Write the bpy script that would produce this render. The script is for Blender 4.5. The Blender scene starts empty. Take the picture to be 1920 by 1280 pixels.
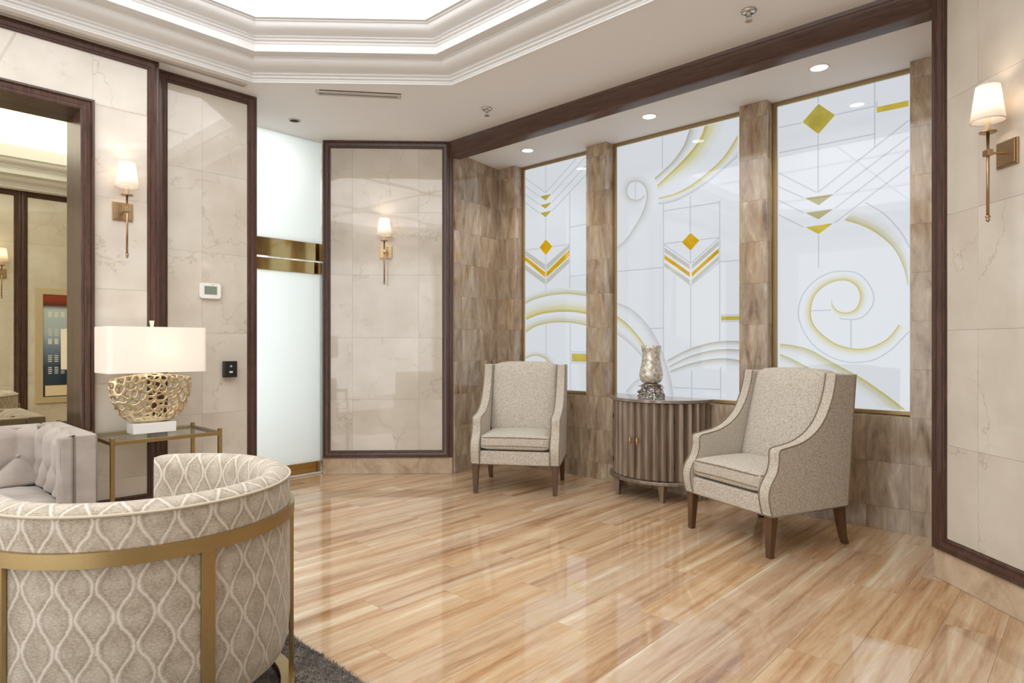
import bpy, bmesh, math, random
from mathutils import Vector, Matrix
random.seed(7)
C = bpy.context.scene.collection
sc = bpy.context.scene
R = math.radians
PI = math.pi

# ------------------------------------------------------------ camera, world, lights, exposure
cam_d = bpy.data.cameras.new('camera'); cam = bpy.data.objects.new('camera', cam_d); C.objects.link(cam)
cam.location = (0, 0, 1.2); cam.rotation_euler = (R(90), 0, R(43))
cam_d.sensor_width = 36; cam_d.lens = 36*1185/1920; cam_d.shift_y = 5/1920; cam_d.clip_start = 0.02
sc.camera = cam
sc.view_settings.view_transform = 'Standard'; sc.view_settings.look = 'None'
sc.view_settings.gamma = 1; sc.view_settings.use_curve_mapping = False
sc.view_settings.exposure = -0.06
w = bpy.data.worlds.new('lobby_light'); sc.world = w; w.use_nodes = True
w.node_tree.nodes['Background'].inputs[0].default_value = (0.97, 0.985, 1.0, 1)
w.node_tree.nodes['Background'].inputs[1].default_value = 2.4
LAYLIGHT = 2.75; ART = 0.70; NICHE_SPOT = 22; SCONCE = 1.3; TABLE_LAMP = 0.9; DOORLIGHT = 22

def area(name, loc, rot, sx, sy, power, col):
    l = bpy.data.lights.new(name, 'AREA'); l.shape = 'RECTANGLE'; l.size = sx; l.size_y = sy; l.energy = power; l.color = col
    o = bpy.data.objects.new(name, l); C.objects.link(o); o.location = loc; o.rotation_euler = rot; return o
area('corridor_daylight', (-6.1, 2.28, 1.5), (0, R(-90), 0), 2.4, 0.5, DOORLIGHT, (0.90, 0.96, 1.0))
area('corridor_ceiling_light', (-5.72, 2.62, 2.9), (0, R(-35), 0), 0.3, 0.3, DOORLIGHT*0.25, (1.0, 1.0, 0.98))
def point(name, loc, power, col, r=0.03, parent=None):
    l = bpy.data.lights.new(name, 'POINT'); l.energy = power; l.color = col; l.shadow_soft_size = r
    o = bpy.data.objects.new(name, l); C.objects.link(o); o.location = loc; o.parent = parent; return o
def spot(name, loc, power, col, size=110, r=0.03, parent=None):
    l = bpy.data.lights.new(name, 'SPOT'); l.energy = power; l.color = col; l.spot_size = R(size); l.spot_blend = 0.7; l.shadow_soft_size = r
    o = bpy.data.objects.new(name, l); C.objects.link(o); o.location = loc; o.parent = parent; return o

# ------------------------------------------------------------ material helpers
def srgb(r, g, b):
    f = lambda c: (c/255/12.92) if c/255 <= 0.04045 else ((c/255+0.055)/1.055)**2.4
    return (f(r), f(g), f(b), 1)
class NT:
    def __init__(s, name, rough=0.5, metal=0.0, spec=0.5, base=None):
        s.m = bpy.data.materials.new(name); s.m.use_nodes = True; s.t = s.m.node_tree; s.n = s.t.nodes
        s.b = s.n['Principled BSDF']; s.b.inputs['Roughness'].default_value = rough; s.b.inputs['Metallic'].default_value = metal
        s.b.inputs['Specular IOR Level'].default_value = spec
        if base: s.b.inputs['Base Color'].default_value = base
    def add(s, typ, props=None, **ins):
        n = s.n.new(typ)
        for k, v in (props or {}).items(): setattr(n, k, v)
        for k, v in ins.items():
            k = int(k[1:]) if k[0] == 'i' and k[1:].isdigit() else k.replace('_', ' ')
            if isinstance(v, bpy.types.NodeSocket): s.t.links.new(v, n.inputs[k])
            else: n.inputs[k].default_value = v
        return n
    def coord(s, scale=(1, 1, 1), rnd=0.0, kind='Object', rot=(0, 0, 0)):
        tc = s.add('ShaderNodeTexCoord'); v = tc.outputs[kind]
        if rnd:
            oi = s.add('ShaderNodeObjectInfo')
            cmb = s.add('ShaderNodeVectorMath', {'operation': 'SCALE'}, i0=(1.0, 1.7, 2.3)); s.t.links.new(s.math('MULTIPLY', oi.outputs['Random'], rnd), cmb.inputs['Scale'])
            v = s.add('ShaderNodeVectorMath', {'operation': 'ADD'}, i0=v, i1=cmb.outputs[0]).outputs[0]
        mp = s.add('ShaderNodeMapping', Vector=v, Scale=scale, Rotation=rot)
        return mp.outputs[0]
    def math(s, op, a, b=0.0, c=0.0, clamp=False):
        n = s.add('ShaderNodeMath', {'operation': op, 'use_clamp': clamp}, i0=a, i1=b, i2=c); return n.outputs[0]
    def noise(s, vec, scale=5, detail=3, rough=0.5, dist=0.0):
        return s.add('ShaderNodeTexNoise', Vector=vec, Scale=scale, Detail=detail, Roughness=rough, Distortion=dist).outputs['Fac']
    def ramp(s, fac, stops, interp='LINEAR'):
        r = s.n.new('ShaderNodeValToRGB'); s.t.links.new(fac, r.inputs[0]); e = r.color_ramp.elements; r.color_ramp.interpolation = interp
        while len(e) < len(stops): e.new(0.5)
        for el, (p, c) in zip(e, stops): el.position = p; el.color = c
        return r.outputs[0]
    def mix(s, fac, a, b, mode='MIX'):
        n = s.n.new('ShaderNodeMix'); n.data_type = 'RGBA'; n.blend_type = mode
        for i, v in ((0, fac), (6, a), (7, b)):
            if isinstance(v, bpy.types.NodeSocket): s.t.links.new(v, n.inputs[i])
            else: n.inputs[i].default_value = v
        return n.outputs[2]
    def link(s, sock, name): s.t.links.new(sock, s.b.inputs[name])
    def bump(s, h, strength=0.2, dist=0.01):
        n = s.add('ShaderNodeBump', Height=h, Strength=strength, Distance=dist); s.t.links.new(n.outputs[0], s.b.inputs['Normal'])
g = lambda v: (v, v, v, 1)

def m_plain(name, col, rough=0.5, metal=0.0, spec=0.5, bumpy=0.0, bscale=80):
    t = NT(name, rough, metal, spec, col)
    v = t.coord()
    n = t.noise(v, bscale, 2)
    t.link(t.mix(0.06, col, t.mix(n, g(0.0), g(1.0)), 'OVERLAY'), 'Base Color')
    if bumpy: t.bump(n, bumpy, 0.002)
    return t.m

def m_wood(name, dark, light, axis='z', rough=0.28):
    t = NT(name, rough, 0, 0.5)
    s = {'z': (9, 9, 0.7), 'x': (0.7, 9, 9), 'y': (9, 0.7, 9)}[axis]
    v = t.coord(s, 5)
    n = t.noise(v, 6, 6, 0.65, 1.2); n2 = t.noise(v, 30, 3, 0.6, 0.3)
    f = t.math('ADD', t.math('MULTIPLY', n, 0.7), t.math('MULTIPLY', n2, 0.3))
    t.link(t.ramp(f, [(0.32, dark), (0.52, [0.5*(a+b) for a, b in zip(dark, light)]), (0.72, light)]), 'Base Color')
    t.bump(n2, 0.08, 0.002)
    return t.m

def m_marble():
    t = NT('cream_marble', 0.035, 0, 0.5)
    v = t.coord((1, 1, 1), 9)
    cloud = t.noise(v, 2.2, 4, 0.55)
    base = t.ramp(cloud, [(0.3, srgb(200, 190, 177)), (0.5, srgb(211, 203, 191)), (0.7, srgb(220, 213, 203))])
    warp = t.add('ShaderNodeTexNoise', Vector=v, Scale=3.0, Detail=6, Roughness=0.62)
    wv = t.add('ShaderNodeVectorMath', {'operation': 'MULTIPLY_ADD'}, i0=warp.outputs['Color'], i1=(0.55, 0.55, 0.55), i2=v).outputs[0]
    vo = t.add('ShaderNodeTexVoronoi', {'feature': 'DISTANCE_TO_EDGE'}, Vector=wv, Scale=1.7).outputs['Distance']
    crack = t.ramp(vo, [(0.0, g(1)), (0.004, g(0.75)), (0.012, g(0.0))])
    mask = t.ramp(t.noise(v, 2.6, 2), [(0.45, g(0)), (0.58, g(1))])
    f = t.math('MULTIPLY', crack, t.math('MULTIPLY', mask, 0.34))
    t.link(t.mix(f, base, srgb(140, 118, 98)), 'Base Color')
    t.bump(t.noise(v, 1.4, 1), 0.05, 0.02)
    t.b.inputs['IOR'].default_value = 1.65
    return t.m

def m_travertine(name, cols, axis, rough=0.12, rnd=11, pits=0.5, bright=0.25):
    t = NT(name, rough, 0, 0.5)
    s = {'z': (8, 8, 1.9), 'y': (7.5, 0.38, 9), 'iso': (2.5, 2.5, 2.5)}[axis]
    oi = t.add('ShaderNodeObjectInfo')
    # neighbouring stones cut from one block share their bedding; the others are shifted
    far = t.math('MULTIPLY', t.math('GREATER_THAN', oi.outputs['Random'], 0.5 if axis == 'y' else 0.3), t.math('MULTIPLY', oi.outputs['Random'], 31.0))
    geo = t.add('ShaderNodeNewGeometry').outputs['Position']
    sh = t.add('ShaderNodeCombineXYZ', X=far, Y=far, Z=far).outputs[0]
    P0 = t.add('ShaderNodeVectorMath', {'operation': 'ADD'}, i0=geo, i1=sh).outputs[0]
    mp = lambda sc_: t.add('ShaderNodeMapping', Vector=P0, Scale=sc_).outputs[0]
    v = mp(s)
    n = t.noise(v, 1.5, 5, 0.6, 0.8)
    fine = {'z': (26, 26, 5), 'y': (34, 3.2, 34), 'iso': (14, 14, 14)}[axis]
    n2 = t.noise(mp(fine), 1.6, 5, 0.7, 0.9)
    f = t.math('ADD', t.math('MULTIPLY', n, 0.76), t.math('MULTIPLY', n2, 0.24))
    col = t.ramp(f, [(0.335+0.33*i/(len(cols)-1), c) for i, c in enumerate(cols)])
    r2 = t.math('FRACT', t.math('MULTIPLY', oi.outputs['Random'], 37.7))
    hs = t.add('ShaderNodeHueSaturation', Color=col, Saturation=t.math('ADD', 0.90, t.math('MULTIPLY', oi.outputs['Random'], 0.16)), Value=t.math('ADD', 1-bright/2, t.math('MULTIPLY', r2, bright)))
    v3 = mp({'z': (30, 30, 14), 'y': (42, 14, 42), 'iso': (20, 20, 20)}[axis])
    pit = t.ramp(t.noise(v3, 1.5, 6, 0.75, 1.5), [(0.60, g(0)), (0.68, g(1))])
    t.link(t.mix(t.math('MULTIPLY', pit, pits), hs.outputs[0], cols[-1]), 'Base Color')
    t.b.inputs['IOR'].default_value = 1.6
    t.bump(t.noise(t.coord((1, 1, 1), rnd), 2.0, 1), 0.04, 0.02)
    return t.m

def m_speckle():
    t = NT('speckled_chenille', 0.85, 0, 0.15)
    v = t.coord()
    n = t.noise(v, 210, 2, 0.5, 0.6)
    t.link(t.ramp(n, [(0.36, srgb(154, 142, 126)), (0.46, srgb(192, 183, 169)), (0.60, srgb(214, 207, 196))]), 'Base Color')
    t.bump(n, 0.5, 0.003); t.b.inputs['Sheen Weight'].default_value = 0.15
    return t.m

def m_ogee():
    t = NT('ogee_velvet', 0.75, 0, 0.2)
    uv = t.add('ShaderNodeTexCoord').outputs['UV']
    wob = t.add('ShaderNodeTexNoise', Vector=uv, Scale=26.0, Detail=6, Roughness=0.75)
    uvd = t.add('ShaderNodeVectorMath', {'operation': 'MULTIPLY_ADD'}, i0=wob.outputs['Color'], i1=(0.020, 0.014, 0), i2=uv).outputs[0]
    sep = t.add('ShaderNodeSeparateXYZ', Vector=uvd); u, vv = sep.outputs[0], sep.outputs[1]
    s = t.math('SINE', t.math('MULTIPLY', vv, 2*PI/0.165))
    As = t.math('MULTIPLY', s, 0.0185)
    def line(uu, off):
        fr = t.math('FRACT', t.math('DIVIDE', t.math('ADD', uu, off), 0.094))
        return t.math('ABSOLUTE', t.math('SUBTRACT', fr, 0.5))
    d1 = line(t.math('SUBTRACT', u, As), 0.0); d2 = line(t.math('ADD', u, As), 0.047)
    d = t.math('MINIMUM', d1, d2)
    lf = t.ramp(d, [(0.015, g(1)), (0.062, g(0))])
    fz = t.noise(t.add('ShaderNodeMapping', Vector=uv, Scale=(1.0, 2.2, 1)).outputs[0], 110, 5, 0.85); cl = t.noise(uv, 19, 3)
    base = t.mix(t.ramp(cl, [(0.40, g(0)), (0.60, g(1))]), srgb(166, 149, 125), srgb(204, 192, 173))
    base = t.mix(0.55, base, t.ramp(fz, [(0.35, srgb(112, 100, 86)), (0.65, srgb(222, 214, 202))]))
    line_shadow = t.ramp(d, [(0.07, g(0)), (0.10, g(0.35)), (0.17, g(0))])  # shadow side of the pattern lines, painted into the velvet colour
    base = t.mix(line_shadow, base, srgb(132, 116, 96))
    t.link(t.mix(t.math('MULTIPLY', lf, 0.68), base, srgb(230, 222, 210)), 'Base Color')
    t.bump(t.math('ADD', t.math('MULTIPLY', fz, 0.5), lf), 0.45, 0.003)
    t.b.inputs['Sheen Weight'].default_value = 0.25
    return t.m

def m_velvet():
    t = NT('taupe_velvet', 0.6, 0, 0.2)
    n = t.noise(t.coord(), 7, 3)
    t.link(t.ramp(n, [(0.3, srgb(158, 146, 137)), (0.7, srgb(186, 175, 167))]), 'Base Color')
    t.b.inputs['Sheen Weight'].default_value = 0.5; t.b.inputs['Sheen Roughness'].default_value = 0.4
    return t.m

def m_emit(name, col, strength, rough=0.4, spec=0.5, base=None):
    t = NT(name, rough, 0, spec, base or col)
    t.b.inputs['Emission Color'].default_value = col; t.b.inputs['Emission Strength'].default_value = strength
    return t.m

def m_glass_art(name, col, strength=1.0, var=None):
    t = NT(name, 0.02, 0, 0.5, g(0.08))
    if var:
        n = t.noise(t.coord(), 9, 3)
        c = t.ramp(n, [(0.35, col), (0.65, var)])
        t.link(c, 'Emission Color'); t.link(t.mix(0.15, g(0), c), 'Base Color')
    else:
        t.b.inputs['Emission Color'].default_value = col
        t.b.inputs['Base Color'].default_value = [c*0.1 for c in col[:3]]+[1]
    t.b.inputs['Emission Strength'].default_value = ART*strength
    return t.m

def m_band(name, edge, mid):
    t = NT(name, 0.02, 0, 0.5)
    u = t.add('ShaderNodeSeparateXYZ', Vector=t.add('ShaderNodeTexCoord').outputs['UV']).outputs[1]
    c = t.ramp(u, [(0.0, edge), (0.28, mid), (0.62, [0.35*a+0.65*b for a, b in zip(mid, PANE)]), (1.0, PANE)], 'EASE')
    t.link(c, 'Emission Color'); t.b.inputs['Emission Strength'].default_value = ART
    t.link(t.mix(0.1, g(0), c), 'Base Color')
    return t.m

PANE = (0.88, 0.93, 0.99, 1)
M = {}
M['marble'] = m_marble()
M['wood'] = m_wood('dark_walnut', srgb(48, 30, 24), srgb(104, 74, 62))
M['wood_x'] = m_wood('dark_walnut_beam', srgb(52, 33, 26), srgb(108, 78, 64), 'x')
M['leg_wood'] = m_wood('leg_walnut', srgb(68, 46, 30), srgb(116, 84, 58))
M['trav_wall'] = m_travertine('travertine_wall', [srgb(118, 98, 80), srgb(154, 132, 109), srgb(172, 152, 128), srgb(185, 168, 146), srgb(208, 195, 174)], 'z', 0.09, pits=0.5, bright=0.14)
M['trav_floor'] = m_travertine('travertine_floor', [srgb(150, 111, 77), srgb(180, 142, 106), srgb(198, 166, 131), srgb(207, 181, 149), srgb(226, 209, 182)], 'y', 0.055, pits=0.35, bright=0.11)
M['trav_base'] = m_travertine('travertine_skirting', [srgb(166, 142, 116), srgb(187, 164, 137), srgb(203, 182, 156), srgb(215, 198, 175)], 'iso', 0.15, pits=0.25, bright=0.1)
M['grout'] = m_plain('grout', srgb(150, 130, 108), 0.9)
M['paint'] = m_plain('ceiling_paint', srgb(241, 240, 240), 0.75, spec=0.25)
M['cornice'] = m_plain('cornice_paint', srgb(229, 229, 229), 0.55, spec=0.3)
M['laylight'] = m_emit('laylight_diffuser', (0.965, 0.985, 1.0, 1), LAYLIGHT, 0.5)
M['muntin'] = m_plain('laylight_muntin', srgb(225, 215, 200), 0.5)
M['brass'] = m_plain('polished_brass', srgb(196, 174, 122), 0.06, 1.0)
M['brass_satin'] = m_plain('satin_brass', srgb(176, 156, 112), 0.34, 1.0)
M['sconce_brass'] = m_plain('aged_brass', srgb(178, 152, 118), 0.32, 1.0)
M['frame_gold'] = m_plain('window_frame_bronze', srgb(166, 144, 104), 0.35, 0.8)
M['velvet'] = m_velvet(); M['speckle'] = m_speckle(); M['ogee'] = m_ogee()
M['piping'] = m_plain('chair_piping', srgb(140, 124, 102), 0.85)
M['black'] = m_plain('black_plastic', srgb(28, 28, 30), 0.35)
M['dark'] = m_plain('dark_parts_and_shade', srgb(30, 27, 25), 0.8)  # dark parts, and painted shade in the ceiling can and vent slots
M['white_plastic'] = m_plain('white_plastic', srgb(238, 236, 230), 0.4)
M['screen'] = m_plain('grey_screen', srgb(128, 138, 124), 0.2)
M['white_marble'] = m_plain('white_marble', srgb(238, 236, 232), 0.15)
M['chrome'] = m_plain('chrome', srgb(210, 210, 208), 0.12, 1.0)
M['grey_metal'] = m_plain('vent_metal', srgb(205, 198, 190), 0.4, 0.3)
M['cream'] = m_plain('candle_sleeve', srgb(240, 222, 190), 0.5)
M['shade_trim'] = m_plain('shade_hem', srgb(225, 205, 190), 0.8)
M['gold_lamp'] = m_plain('champagne_gold', srgb(222, 205, 170), 0.30, 0.85, bumpy=0.3, bscale=60)
M['silver_twig'] = m_plain('antique_silver', srgb(176, 164, 148), 0.3, 0.9, bumpy=0.3)
M['stone_grey'] = m_travertine('jamb_stone', [srgb(110, 106, 96), srgb(150, 146, 136), srgb(178, 174, 164)], 'iso', 0.2)

def m_shade(name, col, em, trans=0.55):
    t = NT(name, 0.9, 0, 0.1, col)
    tr = t.add('ShaderNodeBsdfTranslucent', Color=col); mx = t.add('ShaderNodeMixShader', i0=trans)
    t.b.inputs['Emission Color'].default_value = (1, 0.93, 0.84, 1); t.b.inputs['Emission Strength'].default_value = em
    t.t.links.new(t.b.outputs[0], mx.inputs[1]); t.t.links.new(tr.outputs[0], mx.inputs[2])
    t.t.links.new(mx.outputs[0], t.n['Material Output'].inputs[0]); return t.m
M['sconce_shade'] = m_shade('sconce_linen', srgb(250, 243, 234), 0.45)
M['lamp_shade'] = m_shade('lamp_linen', srgb(246, 241, 232), 0.16, 0.30)

def m_frosted():
    t = NT('frosted_glass', 0.25, 0, 0.5, (0.93, 0.96, 0.95, 1))
    tr = t.add('ShaderNodeBsdfTranslucent', Color=(0.93, 0.965, 0.955, 1)); gl = t.add('ShaderNodeBsdfGlossy', Color=g(1), Roughness=0.12)
    fr = t.add('ShaderNodeFresnel', IOR=1.45); mx = t.add('ShaderNodeMixShader', i0=0.72); m2 = t.add('ShaderNodeMixShader', i0=fr.outputs[0])
    L = t.t.links.new
    L(t.b.outputs[0], mx.inputs[1]); L(tr.outputs[0], mx.inputs[2]); L(mx.outputs[0], m2.inputs[1]); L(gl.outputs[0], m2.inputs[2]); L(m2.outputs[0], t.n['Material Output'].inputs[0])
    return t.m
M['frosted'] = m_frosted()
def m_clear(name, tint=(0.93, 0.97, 0.95, 1), rough=0.0):
    t = NT(name, rough, 0, 0.5, tint); t.b.inputs['Transmission Weight'].default_value = 1.0; t.b.inputs['IOR'].default_value = 1.45
    tp = t.add('ShaderNodeBsdfTransparent', Color=tint); gl = t.add('ShaderNodeBsdfGlossy', Roughness=rough)
    m2 = t.add('ShaderNodeMixShader', i0=0.16)
    L = t.t.links.new
    L(tp.outputs[0], m2.inputs[1]); L(gl.outputs[0], m2.inputs[2]); L(m2.outputs[0], t.n['Material Output'].inputs[0])
    return t.m
M['clear'] = m_clear('table_glass')
def m_mirror():
    t = NT('bronze_mirror', 0.0, 1.0, 0.5, srgb(214, 206, 178)); return t.m
M['mirror'] = m_mirror()
def m_mercury():
    t = NT('mercury_glass', 0.12, 0.4, 0.5)
    n = t.noise(t.coord((1, 1, 0.8)), 45, 5, 0.7)
    t.link(t.ramp(n, [(0.35, srgb(150, 144, 128)), (0.5, srgb(205, 200, 186)), (0.62, srgb(236, 234, 226))]), 'Base Color')
    t.link(t.math('MULTIPLY', n, 0.45), 'Roughness'); t.bump(n, 0.3, 0.004)
    return t.m
M['mercury'] = m_mercury()
def m_cabinet():
    t = NT('silver_walnut', 0.27, 0.5, 0.5)
    n = t.noise(t.coord((10, 10, 0.8)), 3, 3, 0.5)
    t.link(t.ramp(n, [(0.3, srgb(124, 108, 95)), (0.55, srgb(150, 134, 119)), (0.75, srgb(174, 159, 144))]), 'Base Color')
    return t.m
M['cabinet'] = m_cabinet()
M['cabinet_top'] = m_plain('silvered_table_top', srgb(150, 138, 128), 0.09, 0.3)
def m_rug():
    t = NT('grey_shag', 0.95, 0, 0.1)
    v = t.coord()
    n = t.noise(v, 5, 3, 0.6); n2 = t.noise(v, 60, 3, 0.7)
    f = t.math('ADD', t.math('MULTIPLY', n, 0.6), t.math('MULTIPLY', n2, 0.4))
    t.link(t.ramp(f, [(0.36, srgb(86, 80, 78)), (0.5, srgb(130, 122, 116)), (0.60, srgb(168, 158, 146)), (0.72, srgb(206, 190, 164))]), 'Base Color')
    return t.m
M['rug'] = m_rug()

# ------------------------------------------------------------ mesh helpers
class MB:
    """collects geometry for ONE mesh object"""
    def __init__(s): s.v = []; s.f = []; s.uv = None
    def quad(s, *p):
        i = len(s.v); s.v += [tuple(q) for q in p]; s.f.append(tuple(range(i, i+len(p)))); return s
    def box(s, x0, x1, y0, y1, z0, z1):
        i = len(s.v); s.v += [(x, y, z) for z in (z0, z1) for (x, y) in ((x0, y0), (x1, y0), (x1, y1), (x0, y1))]
        s.f += [tuple(i+k for k in q) for q in ((3, 2, 1, 0), (4, 5, 6, 7), (0, 1, 5, 4), (1, 2, 6, 5), (2, 3, 7, 6), (3, 0, 4, 7))]; return s
    def prism(s, pts, d0, d1, fn):
        """pts: polygon in 2D; fn(a,b,d) -> xyz"""
        i = len(s.v); n = len(pts)
        s.v += [fn(a, b, d0) for a, b in pts] + [fn(a, b, d1) for a, b in pts]
        s.f.append(tuple(i+k for k in range(n))[::-1]); s.f.append(tuple(i+n+k for k in range(n)))
        for k in range(n): s.f.append((i+k, i+(k+1) % n, i+n+(k+1) % n, i+n+k))
        return s
    def lathe(s, prof, seg=32, c=(0, 0, 0), caps=True, sx=1, sy=1):
        i = len(s.v); n = len(prof)
        for r, z in prof:
            for k in range(seg):
                a = 2*PI*k/seg; s.v.append((c[0]+r*sx*math.cos(a), c[1]+r*sy*math.sin(a), c[2]+z))
        for j in range(n-1):
            for k in range(seg):
                k2 = (k+1) % seg; s.f.append((i+j*seg+k, i+j*seg+k2, i+(j+1)*seg+k2, i+(j+1)*seg+k))
        if caps:
            s.f.append(tuple(i+k for k in range(seg))[::-1]); s.f.append(tuple(i+(n-1)*seg+k for k in range(seg)))
        return s
    def tube(s, pts, r, seg=8, closed=False):
        pts = [Vector(p) for p in pts]; n = len(pts); i = len(s.v); up = Vector((0, 0, 1)); px = None
        for j, p in enumerate(pts):
            t = (pts[(j+1) % n]-pts[j-1]) if closed else (pts[min(j+1, n-1)]-pts[max(j-1, 0)])
            t.normalize()
            if px is None: px = t.cross(up) if abs(t.z) < 0.95 else t.cross(Vector((1, 0, 0)))
            px = px - t*px.dot(t); px.normalize(); py = t.cross(px)
            rr = r[j] if isinstance(r, (list, tuple)) else r
            for k in range(seg):
                a = 2*PI*k/seg; s.v.append(tuple(p+px*rr*math.cos(a)+py*rr*math.sin(a)))
        m = n if closed else n-1
        for j in range(m):
            for k in range(seg):
                k2 = (k+1) % seg; j2 = (j+1) % n; s.f.append((i+j*seg+k, i+j*seg+k2, i+j2*seg+k2, i+j2*seg+k))
        if not closed:
            s.f.append(tuple(i+k for k in range(seg))[::-1]); s.f.append(tuple(i+(n-1)*seg+k for k in range(seg)))
        return s
    def grid(s, nu, nv, fn, close_u=False, uvfn=None):
        i = len(s.v)
        for b in range(nv):
            for a in range(nu): s.v.append(tuple(fn(a, b)))
        for b in range(nv-1):
            for a in range(nu if close_u else nu-1):
                a2 = (a+1) % nu; s.f.append((i+b*nu+a, i+b*nu+a2, i+(b+1)*nu+a2, i+(b+1)*nu+a))
        if uvfn: s.uv = [uvfn(a, b) for b in range(nv) for a in range(nu)]
        return s
    def build(s, name, mat, parent=None, smooth=False, bevel=0, loc=None, rot=None, sub=0, kind=None, auto=None, seg=2):
        me = bpy.data.meshes.new(name); me.from_pydata(s.v, [], s.f)
        me.materials.append(mat if not isinstance(mat, str) else M[mat])
        if s.uv:
            l = me.uv_layers.new(name='UVMap')
            for lp in me.loops: l.data[lp.index].uv = s.uv[lp.vertex_index]
        bm = bmesh.new(); bm.from_mesh(me); bmesh.ops.recalc_face_normals(bm, faces=bm.faces)
        if auto is not None:
            for e in bm.edges:
                if len(e.link_faces) == 2 and e.calc_face_angle(0) > R(auto): e.smooth = False
        bm.to_mesh(me); bm.free()
        if smooth or auto is not None: me.shade_smooth() if auto is None else [setattr(p, 'use_smooth', True) for p in me.polygons]
        o = bpy.data.objects.new(name, me); C.objects.link(o); o.parent = parent
        if loc: o.location = loc
        if rot: o.rotation_euler = rot
        if bevel:
            b = o.modifiers.new('bevel', 'BEVEL'); b.width = bevel; b.segments = seg; b.limit_method = 'ANGLE'; b.angle_limit = R(40)
            for p in me.polygons: p.use_smooth = True
            b.harden_normals = True
        if sub:
            m = o.modifiers.new('sub', 'SUBSURF'); m.levels = sub; m.render_levels = sub
        if kind: o['kind'] = kind
        return o
def thing(name, label, cat, loc=(0, 0, 0), rz=0, group=None):
    o = bpy.data.objects.new(name, None); C.objects.link(o); o.location = loc; o.rotation_euler = (0, 0, rz); o.empty_display_size = 0.1
    o['label'] = label; o['category'] = cat
    if group: o['group'] = group
    return o
def tag(o, label, cat, group=None):
    o['label'] = label; o['category'] = cat
    if group: o['group'] = group
    return o
def struct(o, label=None, cat=None):
    o['kind'] = 'structure'
    if label: o['label'] = label
    if cat: o['category'] = cat
    return o
def copy_tree(o, parent=None):
    c = o.copy(); C.objects.link(c); c.parent = parent
    for ch in list(o.children): copy_tree(ch, c)
    return c
BOXES = {}
def piece(name, mat, parent, x0, x1, y0, y1, z0, z1, tilt=0.0, jx=0.0):
    """a flat slab or tile: box meshes of the same size are shared"""
    d = (round(x1-x0, 3), round(y1-y0, 3), round(z1-z0, 3), mat)
    if d not in BOXES:
        bm = MB().box(-d[0]/2, d[0]/2, -d[1]/2, d[1]/2, -d[2]/2, d[2]/2)
        o = bm.build(name, mat, parent); BOXES[d] = o.data
    else:
        o = bpy.data.objects.new(name, BOXES[d]); C.objects.link(o); o.parent = parent
    o.location = ((x0+x1)/2, (y0+y1)/2+jx, (z0+z1)/2)
    if tilt: o.rotation_euler = (random.uniform(-tilt, tilt), 0, random.uniform(-tilt, tilt))
    return o
def cells(name, mat, parent, xs, zs, t=0.012, gap=0.0004, tilt=0.0, n0=0.0, skip=None):
    for i in range(len(xs)-1):
        for j in range(len(zs)-1):
            if skip and skip(xs[i], xs[i+1], zs[j], zs[j+1]): continue
            piece(name, mat, parent, xs[i]+gap, xs[i+1]-gap, n0, n0+t, zs[j]+gap, zs[j+1]-gap, tilt)
FR_PROF = [(0, 0.0), (0, 0.034), (0.004, 0.038), (0.016, 0.038), (0.018, 0.034), (0.021, 0.034), (0.024, 0.036), (0.038, 0.030), (0.046, 0.027), (0.048, 0.023), (0.051, 0.023), (0.053, 0.026), (0.059, 0.024), (0.062, 0.014), (0.066, 0.013), (0.066, 0.0)]
def panel_frame(parent, u0, u1, z0, z1, name='panel_frame', prof=FR_PROF, outward=False, mat='wood'):
    m = MB(); sgn = -1 if outward else 1
    k = len(prof)
    def pt(a, b):
        t, n = prof[b]; t *= sgn
        return [(u0+t, n, z0+t), (u1-t, n, z0+t), (u1-t, n, z1-t), (u0+t, n, z1-t)][a]
    m.grid(4, k, pt, close_u=True)
    return m.build(name, mat, parent, auto=35)

# ------------------------------------------------------------ the setting
H = 3.075
# floor
fl = struct(MB().box(-6.2, 1.2, -4.3, 4.75, -0.06, -0.014).build('floor', 'grout'))
PW, PL = 0.205, 0.915
k = 0; x = -1.935 - PW*18
nfp = 0
while x < 0.3:
    off = (k*0.37) % 1.0 * PL
    if abs(x+1.935) < 0.01: off = 2.0 - PL*10 % PL
    y = -4.3 + (off % PL)
    if abs(x+1.935) < 0.01: y = 2.0 - 4*PL
    while y < 4.7:
        if y > -0.3 and nfp < 280:
            piece('floor_plank', 'trav_floor', fl, x+0.0004, x+PW-0.0004, y+0.0004, min(y+PL, 4.74)-0.0004, -0.014, 0.0); nfp += 1
        y += PL
    x += PW; k += 1
for i in range(6):   # the part of the floor behind the camera: larger slabs
    piece('floor_slab', 'trav_floor', fl, -6.1+1.1*i, -5.002+1.1*i, -4.3, -0.9, -0.014, -0.0005)

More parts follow.
